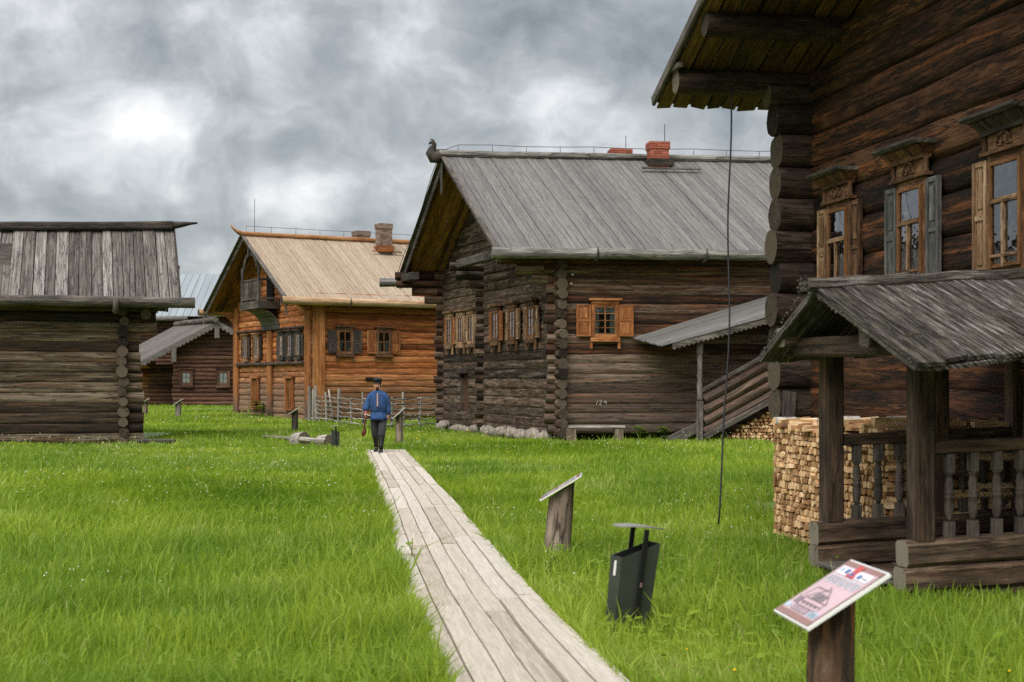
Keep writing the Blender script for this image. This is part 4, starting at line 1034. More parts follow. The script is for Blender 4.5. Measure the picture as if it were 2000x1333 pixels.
# ================================================================== INFORMATION BOARDS
M['panel_pink'] = plain('faded pink print', (206,176,182), .35, 0, .08, 5); M['panel_brown'] = plain('brown print border', (146,110,104), .4, 0, .06, 5)
M['panel_line'] = plain('grey print', (132,118,124), .5, 0, .1, 9); M['panel_white'] = plain('white print', (226,220,226), .35, 0, .04)
M['panel_red'] = plain('red print', (186,70,72), .4, 0, .06); M['panel_blue'] = plain('blue print', (74,104,158), .4, 0, .06); M['panel_grey'] = plain('grey text', (124,126,136), .5, 0, .1)
M['panel_pale'] = plain('pale blue print', (176,194,208), .4, 0, .05)
def info_board(center, label, width, length, tilt, yaw, post_r, post_mat, front='pink', post_lean=(0, 0), frame=True):
    """low board on a log post; slopes up along a, its level edge runs along b."""
    c = V(center); a = V((math.cos(yaw), math.sin(yaw), 0)); b = V((-a.y, a.x, 0)); Z = V((0,0,1))
    sl = a*math.cos(tilt)+Z*math.sin(tilt); nn = b.cross(sl); nn = nn if nn.z > 0 else -nn
    crk = ((math.atan2(-b.y, -a.y)/(2*math.pi)) % 1)*.999
    crk = ((math.atan2(V((0,-1,0)).dot(b), V((0,-1,0)).dot(a))/(2*math.pi)) % 1)*.95
    t = thing('information_board', V((c.x, c.y, 0)), label, 'sign', 'information boards on log posts')
    mb = MB(); n = 18; rnd = random.random(); o = random.random()*40; vs = []; gs = []; base = c-Z*c.z-Z*.05+V((post_lean[0], post_lean[1], 0)); K = 7
    prof = [1+random.uniform(-.06, .05) for _ in range(n)]
    for k in range(K+1):
        f = k/K
        for i in range(n):
            an = 2*math.pi*i/n; r = post_r*prof[i]*(1.06-.08*f)*(1+.04*mnoise.noise(V((i, f*3, o))))*(.80 if i == int(n*crk) else .93 if i == int(n*crk)+5 else 1)
            top = -(a.x*0)+ (c.z-.015+math.cos(an)*post_r*math.tan(tilt))
            p = base.lerp(V((c.x, c.y, 0)), f)+a*math.cos(an)*r+b*math.sin(an)*r; p.z = -.05+(top+.05)*f
            vs.append(p); gs.append((f*c.z+o, an*post_r, o))
    fs = [(k*n+i, k*n+(i+1) % n, (k+1)*n+(i+1) % n, (k+1)*n+i) for k in range(K) for i in range(n)]
    mb.add(vs, fs, gs, rnd, 0, True); mb.add(vs[-n:], [tuple(range(n))], None, rnd, 1)
    mb.build('post', [post_mat, M['end_grey']], t)
    mb = MB(); mb.cbox(c+nn*.016, sl*length, b*width, nn*.014); bd = mb.build('board', M['white'] if frame else M['trim_grey'], t)
    pm = MB()
    def rect(x0, x1, y0, y1, mi, lift):     # x along slope up, y along level edge
        z = nn*(.024+lift*.0012); p = [c+sl*(x-.5)*length+b*(y-.5)*width+z for x, y in ((x0,y0),(x1,y0),(x1,y1),(x0,y1))]
        q = p if (p[1]-p[0]).cross(p[3]-p[0]).dot(nn) > 0 else p[::-1]
        pm.add(q, [(0,1,2,3)], None, None, mi)
    def line(x0, y0, x1, y1, w, mi, lift):
        d = V((x1-x0, y1-y0)); L = d.length; d = d/L; m = V((-d.y, d.x))*w/2
        z = nn*(.024+lift*.0012); p = [c+sl*(x-.5)*length+b*(y-.5)*width+z for x, y in ((x0+m.x,y0+m.y),(x1+m.x,y1+m.y),(x1-m.x,y1-m.y),(x0-m.x,y0-m.y))]
        q = p if (p[1]-p[0]).cross(p[3]-p[0]).dot(nn) > 0 else p[::-1]
        pm.add(q, [(0,1,2,3)], None, None, mi)
    sgn = 1 if b.y < 0 else -1            # reading left to right for someone standing at the low edge
    Y = (lambda y: y) if sgn > 0 else (lambda y: 1-y)
    R = lambda x0, x1, y0, y1, mi, lf: rect(x0, x1, min(Y(y0), Y(y1)), max(Y(y0), Y(y1)), mi, lf)
    Ln = lambda x0, y0, x1, y1, w, mi, lf: line(x0, Y(y0), x1, Y(y1), w, mi, lf)
    R(.02, .98, .02, .98, 1, 1); R(.04, .96, .05, .95, 0, 2); R(.02, .10, .02, .98, 1, 3); R(.90, .975, .03, .97, 1, 3)
    R(.76, .88, .10, .90, 2, 4); R(.80, .95, .40, .54, 4, 5); R(.755, .80, .38, .58, 4, 5.5); R(.79, .86, .28, .36, 5, 6); R(.78, .84, .62, .70, 5, 6); R(.80, .86, .14, .20, 8, 6); R(.77, .83, .44, .50, 5, 6.5); R(.795, .81, .74, .86, 7, 6)
    for k in range(5):
        y0 = .10+k*.165; R(.61, .735, y0, y0+.13, 2, 4)
        for j in range(7): R(.62+j*.016, .628+j*.016, y0+.012, y0+.118, 7, 5)
    # drawing of a house gable
    for (x0, y0, x1, y1) in ((.33,.22,.53,.50),(.53,.50,.33,.80),(.33,.22,.31,.22),(.33,.24,.20,.24),(.20,.24,.20,.78),(.20,.78,.33,.78),(.33,.26,.33,.78),(.53,.50,.56,.44),(.27,.26,.27,.78),(.50,.50,.50,.20),(.50,.20,.30,.12)):
        Ln(x0, y0, x1, y1, .012, 3, 5)
    for k in range(4): R(.235, .265, .31+k*.11, .36+k*.11, 3, 6)
    R(.36, .43, .46, .54, 3, 6); R(.21, .31, .12, .23, 3, 4.5); R(.34,.44,.36,.64,3,4.6)
    R(.12, .185, .06, .18, 8, 4); R(.115, .19, .24, .66, 3, 4); R(.12, .185, .26, .64, 0, 4.5); R(.115, .20, .70, .92, 8, 4)
    for j in range(5): R(.125+j*.012, .131+j*.012, .27, .63, 3, 5)
    for j in range(5): R(.125+j*.013, .131+j*.013, .72, .90, 7, 5)
    pm.build('printed_sheet', [M['panel_pink'], M['panel_brown'], M['panel_white'], M['panel_line'], M['panel_red'], M['panel_blue'], M['panel_grey'], M['panel_grey'], M['panel_pale']], bd)
    return t
info_board(P(1626, 1167, 5.85), 'pink printed board on a thick log post, closest to the porch', .45, .40, math.radians(32), math.radians(6), .098, M['post_near'], post_lean=(-.02, 0))
info_board(P(1098, 954, 13.7), 'thin white board seen edge-on atop a leaning grey log post beside the bin', .40, .46, math.radians(31), math.radians(-4), .125, M['post'], post_lean=(-.06, 0))
info_board(P(780, 808, 38.4), 'white board on a grey post standing just behind the walking man', .5, .43, math.radians(42), math.radians(2), .10, M['post'])
info_board(P(576, 803, 45.8), 'white board on a dark post standing in front of the honey brown house', .5, .48, math.radians(32), math.radians(3), .105, M['trim_dark'])
info_board(P(348, 787, 64.7), 'white board on a pale post in front of the distant dark house', .5, .50, math.radians(35), math.radians(3), .13, M['fence'])
info_board(P(284, 785, 68), 'far board on a brown post peeking out behind the barn corner', .5, .44, math.radians(35), math.radians(3), .12, M['post'])
# ================================================================== LITTER BINS
def litter_bin(base, yaw, label, flip=1, lean=.0, sc=1.):
    c = V(base); ax = V((math.cos(yaw), math.sin(yaw), 0))*sc; ay = V((-math.sin(yaw), math.cos(yaw), 0))*sc; Z = V((lean*sc, 0, sc))
    t = thing('litter_bin', c, label, 'litter bin', 'dark metal litter bins')
    w0, w1, d0, d1, H = .125, .14, .07, .085, .56
    def bx(x, y, z): return c+ax*x+ay*y+Z*z
    dz = .042*flip; th = .007
    mb = MB(); out = []; inn = []
    for (z, w, d, m) in ((.04, w0, d0, 0), (H, w1, d1, 1)):
        for sx, sy in ((-1,-1),(1,-1),(1,1),(-1,1)):
            out.append(bx(sx*w, sy*d, z+m*dz*sx)); inn.append(bx(sx*(w-th), sy*(d-th), z+m*dz*sx+(.01 if not m else 0)))
    vs = out+inn; fs = [(3,2,1,0)]
    for i in range(4):
        j = (i+1) % 4; fs += [(i, j, 4+j, 4+i), (8+j, 8+i, 12+i, 12+j), (4+i, 4+j, 12+j, 12+i)]
    fs.append((8,9,10,11)); mb.add(vs, fs, None, .5, [0]+[0, 1, 0]*4+[1])
    mb.build('container', [M['bin'], M['bin_in']], t)
    for sy in (-1, 1):
        mb = MB(); mb.beam(bx(.015, sy*(d1+.018), 0), bx(.015, sy*(d1+.018), .70), .034*sc, .014*sc, up=ay, ch=.002); mb.build('support_bar', M['black'], t)
    mb = MB(); mb.cbox(bx(0, 0, .02), ax*.34, ay*.22, V((0,0,.02*sc))); mb.build('base_frame', M['black'], t)
    mb = MB(); n = 8; rings = []
    for k in range(n+1):
        x = (k/n*2-1)*.17; y = .115*math.sqrt(max(.05, 1-(k/n*2-1)**2*.75)); z = .705+.012*(1-(k/n*2-1)**2)-.10*flip*x
        rings.append([bx(x, -y, z), bx(x, y, z), bx(x, y, z+.008), bx(x, -y, z+.008)])
    mb.loft(rings, smooth=False); mb.build('lid', M['bin_roof'], t)
    mb = MB(); mb.cbox(bx(-w1+.001, -.0, .44), ax*.004, ay*.028, Z*.10); mb.build('sticker', M['white'], t)
    mb = MB(); mb.cbox(bx(.015, -d1-.026, .33), ax*.012, ay*.006, Z*.03); mb.build('latch', M['panel_brown'], t)
    return t
litter_bin(P(1222, 1212, 9.65).xy.to_3d(), math.radians(22), 'dark green-grey litter bin with a flat lid, in the grass beside the boardwalk', 1, .12, 1.0)
litter_bin(P(655, 875, 36.3).xy.to_3d(), math.radians(12), 'small distant litter bin next to the low log bench', -1, 0., .78)
# ================================================================== LOW LOG BENCH AND PLANK WALK
lb = thing('log_bench', P(618, 873, 37.6).xy.to_3d(), 'low bench of one pale plank laid over two thick log rounds', 'bench')
for (u, v) in ((590, 860), (641, 864)):
    q = P(u, v, 37.6); mb = MB(); d = V((.62, -.78, 0)).normalized()
    mb.log(q-d*.34+V((0,0,-.02)), q+d*.12+V((0,0,.02)), .20, .2, n=16, mie=1); mb.build('log_round', [M['fence'], M['end_dark']], lb)
mb = MB(); a, b = P(586, 857, 37.2), P(634, 862, 37.2); mb.beam(a+V((0,0,0)), b, .34, .09, seg=3, wob=.004); mb.build('seat', M['fence'], lb)
mb = MB()
for k in range(2): mb.beam(P(522, 852.5, 42.5-k*1.0), P(584, 858.5, 39.6-k*.9), .3, .06, seg=5, wob=.01)
tag(mb.build('plank_walk', M['fence'], None, loc=P(550, 857, 41)), 'short weathered plank walk half hidden in grass beside the log bench', 'planks')
# bench by the side wall
wb = thing('wall_bench', st(1.1, .9, 0), 'low grey plank bench on two square blocks against the dark side wall', 'bench')
mb = MB(); mb.beam(st(.15, .95, .43), st(1.72, .95, .43), .3, .07, seg=4, wob=.005); mb.build('seat', M['fence'], wb)
for i in (.22, 1.55):
    mb = MB(); mb.cbox(st(i, .95, .18), fm.s*.24, oc*.24, V((0,0,.42))); mb.build('block_leg', M['post'], wb)
# ================================================================== WATTLE FENCE
fe = thing('pole_fence', P(709, 838, 50.5).xy.to_3d(), 'grey pole fence with wavy horizontal rails joining the two log houses', 'fence')
pp = [(604, 60.6), (611, 60.2), (618, 59.6), (638, 57.5), (662, 54.2), (686, 52.2), (709, 50.8), (738, 50.4), (764, 50.4), (788, 50.7), (819, 51.4), (861, 52.2)]
bs = [P(u, 745, d).xy.to_3d() for u, d in pp]
for k, b in enumerate(bs):
    hgt = {0: 1.5, 1: 1.35, 2: 1.5, 4: 1.42}.get(k, 1.2+.12*math.sin(k*2.3)); r = .075 if k in (4, 0, 2) else .05
    mb = MB(); mb.log(b-V((0,0,.1)), b+V((random.uniform(-.05,.05), 0, hgt)), r, r*.85, n=8, wob=.02); mb.build('post', [M['fence'], M['end_grey']], fe)
for k in range(2, len(bs)-1):
    a, b = bs[k], bs[k+1]
    for j in range(6):
        z = .16+j*.18+random.uniform(-.02,.02); n = 7; pts = []; ph = random.random()*9
        for i in range(n+1):
            f = -.06+1.12*i/n; q = a.lerp(b, f); pts.append(q+V((.0, -.05+.03*math.sin(f*3+ph), z+.016*math.sin(f*7+ph)+.010*math.sin(f*15+ph*2))))
        mb = MB(); mb.tube(pts, .031, 6, r1=.022); mb.build('rail', M['fence'], fe)
mb = MB(); mb.tube([P(642, 762, 57.2), P(650, 823, 56.2)], .035, 6); mb.build('prop_pole', M['fence'], fe)
# ================================================================== BOARDWALK
bw = MB(); random.seed(5)
cx = lambda d: .13-.12*(d-7.5)+.03*math.sin(d*.35)
dirw = V((-.12, 1, 0)).normalized(); sidew = V((1, .12, 0)).normalized()
HWID = .485
nP = 6; pw_ = 2*HWID/nP
for k in range(nP):
    d = 4.2-random.uniform(0, 2.5)
    while d < 33.2:
        L = random.uniform(3.6, 4.6); d1 = min(d+L, 33.2+random.uniform(-.1,.15)); n = max(2, int((d1-d)/.35)); rnd = random.random(); o = random.random()*70
        x0 = -HWID+k*pw_; jl = .011+.004*random.random(); ph = random.random()*9; zz = .085+random.uniform(-.006, .008); tw = random.uniform(-.006,.006)
        vs = []; gs = []
        for i in range(n+1):
            y = d+.010+(d1-d-.020)*i/n; wob = lambda e, b: .010*mnoise.noise(V((y*.8, e, 3.3)))
            xl = x0+jl*.5+wob(k, 0)+(-.02*abs(math.sin(y*.7)) if k == 0 else 0); xr = x0+pw_-jl*.5+wob(k+1, 0)+(.02*abs(math.sin(y*.5+1)) if k == nP-1 else 0); z = zz+.006*mnoise.noise(V((y*.5, k, 7)))+.012*math.sin(y*.45)
            for (x, h) in ((xl, -.04), (xl, -.004), (xl+.006, .0), (xr-.006, 0.), (xr, -.004), (xr, -.04)):
                vs.append(V((cx(y), y, 0))+sidew*x+V((0,0,z+h+tw*(1 if x > (xl+xr)/2 else -1)+ground(cx(y), y)*.3))); gs.append((y-d+o, x-x0+abs(h), o))
        m = 6; fs = [(i*m+j, i*m+j+1, (i+1)*m+j+1, (i+1)*m+j) for i in range(n) for j in range(m-1)]
        fs = [f[::-1] for f in fs]+[tuple(range(m)), tuple(range(n*m, n*m+m))[::-1]]
        bw.add(vs, fs, gs, rnd); d += L
ob = bw.build('boardwalk', M['board'], None, loc=(0, 16, 0)); ob['kind'] = 'structure'; ob['label'] = 'long plank boardwalk of pale worn boards crossing the grass'; ob['category'] = 'boardwalk'
bj = MB()
for y in np.arange(5, 33, 1.6): bj.beam(V((cx(y), y, .01))-sidew*.46, V((cx(y), y, .01))+sidew*.46, .12, .07)
o2 = bj.build('sleeper', M['post'], ob)
# ================================================================== THE WALKING MAN
mx, my = -3.02, 32.0; mz = .10
O = V((mx, my, mz))
man = thing('person', O, 'man in a blue belted tunic, dark cap and tall boots walking on the boardwalk', 'person')
skin = plain('skin', (206,150,124), .55, 0, .06, 12); cloth = plain('blue tunic cloth', (54,84,130), .95, 0, .22, 9, (34,54,90), 1.0)
trou = plain('dark grey trousers', (58,56,58), .9, 0, .2, 9); boot = plain('black boot leather', (26,25,26), .4, 0, .2, 12); capm = plain('black cap cloth', (34,35,38), .7, 0, .2, 12); hair = plain('dark brown hair', (52,36,26), .9, 0, .2, 30)
# joints: x right in the picture, y away from the viewer, z up
J = {}
def j(n, x, y, z, r, par=None, ry=None): J[n] = (V((x, y, z)), r*(.8 if n in ('collar','sha','shb','chest','waist','pelvis') else 1), ry or r*(.8 if n in ('collar','sha','shb','chest','waist','pelvis') else 1), par)
j('pelvis', .02, 0, .86, .13); j('waist', .015, 0, 1.0, .125, 'pelvis'); j('chest', .01, .0, 1.2, .15, 'waist'); j('collar', .005, 0, 1.335, .09, 'chest')
j('neck', .0, -.015, 1.385, .052, 'collar'); j('jaw', -.005, -.035, 1.45, .068, 'neck'); j('face', -.005, -.03, 1.52, .083, 'jaw'); j('crown', -.005, -.01, 1.60, .07, 'face')
j('nose', -.005, -.125, 1.49, .013, 'face')
for s, n in ((-1, 'a'), (1, 'b')):
    j('sh'+n, s*.155, .01, 1.275, .05, 'collar')
    if s < 0: el, wr, pm = (-.245, .02, 1.09), (-.262, -.08, .915), (-.262, -.10, .865)
    else: el, wr, pm = (.21, .06, 1.08), (.228, .015, .87), (.232, .0, .80)
    j('el'+n, *el, .043, 'sh'+n); j('wr'+n, *wr, .026, 'el'+n); j('pm'+n, *pm, .036, 'wr'+n, .02)
    for i in range(4):
        fx = (i-1.5)*.018; L = (.07, .08, .075, .06)[i]
        b = V(pm)+V((fx*.5, fx*.9, -.028)); J[f'f{n}{i}0'] = (b, .009, .009, 'pm'+n)
        J[f'f{n}{i}1'] = (b+V((-.004*s, -.004, -L*.5)), .008, .008, f'f{n}{i}0'); J[f'f{n}{i}2'] = (b+V((-.022*s, .006, -L*.85)), .007, .007, f'f{n}{i}1')
    b = V(pm)+V((-.012*s, -.03, .01)); J[f't{n}0'] = (b, .011, .011, 'pm'+n); J[f't{n}1'] = (b+V((-.012*s, -.022, -.035)), .009, .009, f't{n}0')
    hx = s*.085+.02
    if s < 0: kn, an, to = (-.065, .03, .46), (-.055, .23, .11), (-.06, .10, .03)
    else: kn, an, to = (.115, -.18, .47), (.10, -.28, .10), (.10, -.40, .035)
    j('hip'+n, hx, 0, .80, .095, 'pelvis'); j('kn'+n, *kn, .06, 'hip'+n); j('an'+n, *an, .03, 'kn'+n); j('to'+n, *to, .018, 'an'+n)
names = list(J); me = bpy.data.meshes.new('body')
me.from_pydata([J[n][0] for n in names], [(names.index(J[n][3]), i) for i, n in enumerate(names) if J[n][3]], [])
body = bpy.data.objects.new('body', me); C.objects.link(body); body.location = O
sk = body.modifiers.new('Skin', 'SKIN'); sk.use_smooth_shade = True
if not me.skin_vertices: print('NO SKIN LAYER')
for i, n in enumerate(names):
    d = me.skin_vertices[0].data[i]; d.radius = (J[n][1], J[n][2]); d.use_root = (i == 0)
ss = body.modifiers.new('Sub', 'SUBSURF'); ss.levels = 1; ss.render_levels = 2
me.materials.append(skin); setpar(body, man)
def el(c, rx, ry, n=24, wr=0., ph=0.):
    if rx > .15: rx *= .93
    c = V(c)+O; out = []
    for i in range(n):
        a = 2*math.pi*i/n; k = 1+wr*math.sin(a*5+ph)+wr*.6*math.sin(a*9+ph*2.3); out.append(c+V((math.cos(a)*rx*k, math.sin(a)*ry*k, 0)))
    return out
def tubeloft(mb, pts, n=14, wr=.03, mi=0):
    rings = []
    P_ = [V(p[:3])+O for p in pts]
    for k, p in enumerate(P_):
        d = (P_[min(k+1, len(P_)-1)]-P_[max(k-1, 0)]).normalized(); u = d.cross(V((0,1,0))).normalized(); w = u.cross(d); rx, ry = pts[k][3], pts[k][-1]
        rings.append([p+u*math.cos(2*math.pi*i/n)*rx*(1+wr*math.sin(i*2.4+k*1.7))+w*math.sin(2*math.pi*i/n)*ry*(1+wr*math.sin(i*1.9+k*2.3)) for i in range(n)])
    mb.loft(rings, mi=mi)
mb = MB()       # tunic: body and sleeves
mb.loft([el((.02,-.02,.735), .215, .20, wr=.06, ph=1), el((.02,-.015,.80), .208, .175, wr=.05, ph=1.2), el((.018,0,.90), .187, .135, wr=.05, ph=2), el((.017,0,.935), .172, .125, wr=.01), el((.016,0,.965), .195, .145, wr=.06, ph=3),
         el((.013,0,1.05), .205, .15, wr=.045, ph=3.4), el((.01,0,1.18), .205, .15, wr=.03, ph=4), el((.008,.0,1.27), .20, .135), el((.005,0,1.325), .178, .112), el((.003,-.005,1.365), .125, .092), el((.0,-.012,1.40), .068, .066)])
tubeloft(mb, [(-.10,0,1.315,.06,.075), (-.165,0,1.275,.068,.085), (-.205,.01,1.17,.070,.085), (-.24,.02,1.07,.076,.085), (-.262,-.04,.98,.08,.085), (-.262,-.065,.925,.062,.066)])
tubeloft(mb, [(.10,0,1.315,.06,.075), (.165,0,1.275,.068,.085), (.20,.03,1.17,.068,.085), (.215,.06,1.07,.07,.085), (.225,.04,.95,.07,.08), (.23,.01,.845,.06,.065)])
mb.build('tunic', cloth, man)
mb = MB(); mb.loft([el((.017,0,.915), .19, .14), el((.017,0,.945), .185, .137)]); mb.build('belt', plain('dark blue belt', (34,48,78), .8), man)
mb = MB(); yf = -.155       # embroidered placket, lozenges
mb.cbox(O+V((.008,-.156,1.18)), (.044,0,0), (0,.012,0), (0,0,.31), mi=1)
for k in range(9):
    z = 1.335-.033*k-.016; c = O+V((.008,-.1635,z))
    mb.add([c+V((-.018,0,0)), c+V((0,0,-.0155)), c+V((.018,0,0)), c+V((0,0,.0155))], [(0,1,2,3)], None, None, 0)
    mb.add([c+V((-.008,-.001,0)), c+V((0,-.001,-.006)), c+V((.008,-.001,0)), c+V((0,-.001,.006))], [(0,1,2,3)], None, None, 1)
mb.build('embroidered_placket', [plain('white embroidery', (220,214,208), .9, 0, .05), plain('red embroidery', (104,36,44), .9, 0, .1)], man)
mb = MB(); mb.tube([O+V((-.262+.064*math.cos(a), -.07+.067*math.sin(a), .922)) for a in [i*math.pi/6 for i in range(13)]], .008, 6); mb.build('cuff', M['panel_red'], man)
mb = MB()
mb.loft([el((.02,0,.74), .15, .12), el((.02,0,.84), .165, .13), el((.02,0,.90), .15, .12)])
tubeloft(mb, [(-.065,0,.84,.1,.11), (-.068,.01,.68,.098,.1), (-.066,.03,.52,.085,.09), (-.064,.06,.40,.085,.085), (-.062,.09,.34,.07,.07)])
tubeloft(mb, [(.105,0,.84,.1,.1), (.115,-.05,.68,.092,.09), (.115,-.19,.52,.086,.09), (.11,-.22,.40,.086,.085), (.108,-.225,.34,.07,.07)])
mb.build('trousers', trou, man)
for pts, nm in ((((-.064,.055,.42,.07,.075), (-.06,.12,.30,.064,.07), (-.055,.22,.17,.05,.055), (-.055,.24,.10,.052,.07)), 'boot'), (((.112,-.20,.43,.07,.075), (.106,-.235,.30,.064,.07), (.10,-.27,.16,.05,.055), (.10,-.29,.09,.052,.07)), 'boot')):
    mb = MB(); tubeloft(mb, list(pts), 14, .02); x, y = pts[-1][0], pts[-1][1]
    rr = []
    for (dy, rx, rz_, z) in ((.06,.035,.04,.05), (.03,.045,.05,.055), (-.04,.046,.05,.055), (-.10,.05,.042,.045), (-.16,.05,.034,.036), (-.20,.035,.026,.03)):
        c = O+V((x, y+dy, z)); rr.append([c+V((math.cos(2*math.pi*i/12)*rx, 0, max(math.sin(2*math.pi*i/12)*rz_, -.04))) for i in range(12)])
    mb.loft(rr); mb.build(nm, boot, man)
mb = MB(); hc = V((-.005,-.02,0))
mb.loft([el(hc+V((0,.012,1.565)), .088, .105), el(hc+V((0,.012,1.60)), .092, .108), el(hc+V((0,.010,1.612)), .100, .115), el(hc+V((0,.006,1.635)), .108, .122), el(hc+V((0,.006,1.66)), .095, .108), el(hc+V((0,.006,1.68)), .045, .055)])
vz = [[O+hc+V((math.cos(a)*.088, -math.sin(a)*.10-.0, 1.574)) for a in [math.pi*i/12 for i in range(13)]], [O+hc+V((math.cos(a)*.075, -.03-math.sin(a)*.115, 1.562)) for a in [math.pi*i/12 for i in range(13)]]]
vs = vz[0]+vz[1]+[p+V((0,0,-.006)) for p in vz[1]]+[p+V((0,0,-.006)) for p in vz[0]]
mb.add(vs, [(r*13+i, r*13+i+1, (r+1)*13+i+1, (r+1)*13+i) for r in range(3) for i in range(12)], None, .5, 0, True)
mb.build('cap', capm, man)
mb = MB(); mb.loft([el(hc+V((0,.035,1.44)), .062, .06), el(hc+V((0,.03,1.50)), .087, .085), el(hc+V((0,.022,1.56)), .088, .09)]); mb.build('hair', hair, man)
mb = MB(); mb.blob(O+V((-.005,-.078,1.425)), .05, 12, 8, .08, ax=(.95,.66,.6)); mb.blob(O+V((-.005,-.112,1.463)), .022, 10, 6, .05, ax=(1.6,.5,.4)); mb.build('beard', hair, man)
for s in (-1, 1):
    mb = MB(); mb.blob(O+V((-.005+s*.031,-.104,1.513)), .0095, 8, 6, 0); mb.build('eye', M['black'], man)
    mb = MB(); mb.blob(O+V((-.005+s*.086,-.02,1.50)), .024, 8, 6, .05, ax=(.35,.7,1.2)); mb.build('ear', skin, man)
mb = MB(); mb.cbox(O+V((-.005,-.113,1.447)), (.04,0,0), (0,.006,0), (0,0,.008)); mb.build('mouth', plain('lip', (150,84,76), .6), man)
# the wooden thing in his hand
h0 = O+V((-.252,-.11,.90)); h1 = O+V((-.285,-.13,.52)); mb = MB()
pts = [h0.lerp(h1, k/6)+V((.012*math.sin(k), 0, 0)) for k in range(7)]
mb.tube(pts, .014, 8, r1=.018)
d = (h1-h0).normalized(); rr = []
for (f, r) in ((-.06,.012), (0,.03), (.05,.048), (.10,.05), (.14,.03), (.155,.01)):
    c = h1+d*f+V((-.012*f*8, 0, 0)); rr.append([c+V((math.cos(2*math.pi*i/10)*r, math.sin(2*math.pi*i/10)*r*.6, 0)) for i in range(10)])
mb.loft(rr)
tag(mb.build('wooden_paddle', plain('dark red brown varnished wood', (92,40,26), .4, 0, .2, 8), None, loc=h1), 'dark red-brown wooden stick with rounded end hanging from the man\'s hand', 'paddle')
# ================================================================== GROUND, GRASS, FLOWERS
def gz_np(x, y): return .05*np.sin(x*.31+1.3)*np.sin(y*.23+.4)+.03*np.sin(x*.9+y*.55)
xs = np.concatenate([np.array([-1500,-600,-250,-120,-70]), np.arange(-50, 50.1, 1.0), np.array([70,120,250,600,1500])])
ys = np.concatenate([np.array([-300,-100,-30]), np.arange(-8, 125.1, 1.0), np.array([150,220,400,900,2500])])
mb = MB(); X, Y = np.meshgrid(xs, ys); Z = gz_np(X, Y)*np.clip((90-np.hypot(X, Y-30))/30, 0, 1)-.02
vs = np.stack([X, Y, Z], -1).reshape(-1, 3); nx = len(xs)
mb.add(vs.tolist(), [(r*nx+c, r*nx+c+1, (r+1)*nx+c+1, (r+1)*nx+c) for r in range(len(ys)-1) for c in range(nx-1)], None, .5, 0, True)
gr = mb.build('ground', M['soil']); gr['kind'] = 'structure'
def np_mesh(name, co, loops, starts, totals, rnd, mat, mats=None, midx=None):
    me = bpy.data.meshes.new(name); me.vertices.add(len(co)); me.vertices.foreach_set('co', co.astype(np.float32).ravel())
    me.loops.add(len(loops)); me.loops.foreach_set('vertex_index', loops.astype(np.int32))
    me.polygons.add(len(starts)); me.polygons.foreach_set('loop_start', starts.astype(np.int32))
    if hasattr(me.polygons[0], 'loop_total'):
        try: me.polygons.foreach_set('loop_total', totals.astype(np.int32))
        except Exception: pass
    a = me.attributes.new('rnd', 'FLOAT', 'POINT'); a.data.foreach_set('value', rnd.astype(np.float32))
    me.materials.append(mat); me.update(calc_edges=True); me.validate()
    ob = bpy.data.objects.new(name, me); C.objects.link(ob); return ob
def sample(n_target, dmin, dmax, power, k0=.40, marg=2.2):
    d = np.linspace(dmin, dmax, 400); wgt = d**(-power)*(2*k0*d+2*marg); cdf = np.cumsum(wgt); cdf /= cdf[-1]
    y = np.interp(rng.random(n_target), cdf, d); x = (rng.random(n_target)*2-1)*(k0*y+marg); return x, y
def vnoise(x, y, s, seed):
    r = np.random.default_rng(seed); n = 8; out = np.zeros_like(x)
    for _ in range(n):
        a = r.random()*6.28; f = s*(.6+r.random()*.9); out += np.sin((x*np.cos(a)+y*np.sin(a))*f+r.random()*6.28)
    return out/math.sqrt(n)
NB = 600000
x, y = sample(NB, 5.2, 80, 1.25)
x2, y2 = sample(16000, 80, 101, .5, .40, 1)
# extra fringe along both sides of the boardwalk
n3 = 26000; y3 = 5.2+(rng.random(n3)**1.7)*28; sd = np.sign(rng.random(n3)-.5)
cxn = .13-.12*(y3-7.5)+.03*np.sin(y3*.35); x3 = cxn+sd*(HWID+.0+np.abs(rng.normal(0, .07, n3)))
x = np.concatenate([x, x2, x3]); y = np.concatenate([y, y2, y3]); fringe = np.concatenate([np.zeros(NB+16000, bool), np.ones(n3, bool)])
cxn = .13-.12*(y-7.5)+.03*np.sin(y*.35); off = x-cxn
keep = ~((np.abs(off) < HWID+.01) & (y < 33.4))
# porch floor, house interiors
P2 = np.stack([x-A0.x, y-A0.y]); pe = P2[0]*e_.x+P2[1]*e_.y; pi = P2[0]*p_.x+P2[1]*p_.y
keep &= ~((pe > -.12) & (pe < 1.72) & (pi > -.05))
keep &= ~((x < -10.4) & (y > 39.3) & (y < 46)); P3 = np.stack([x-S0.x, y-S0.y]); pt = P3[0]*w_.x+P3[1]*w_.y; po = P3[0]*q_.x+P3[1]*q_.y
keep &= ~((pt > -.05) & (pt < 2.9) & (po > .03)) ; keep &= ~((po > 1.0) & (pt > -4) & (pt < 10) & (y < 22) & (x > 3.2) & (pi > 1.0))
x, y, off, fringe = x[keep], y[keep], off[keep], fringe[keep]; n = len(x)
tall = np.clip(.5+.5*vnoise(x, y, .55, 3), 0, 1); patch = np.clip(.5+.6*vnoise(x, y, 2.6, 9), .1, 1)
near = np.clip(1.25-np.abs(off)/1.2, 0, 1)*(y < 33)
H = .86*(.09+.13*tall*patch+.05*rng.random(n))*(1+.35*near*(off < 0))*(1+(y > 45)*.2)*np.where(rng.random(n) < .06, 1.5, 1.)
for (bx_, by_) in ((.47, 13.3), (P(1222,1212,9.65).x, 9.3), (1.3, 5.6)):
    H *= 1-.4*np.exp(-((x-bx_)**2+(y-by_)**2)/.25)
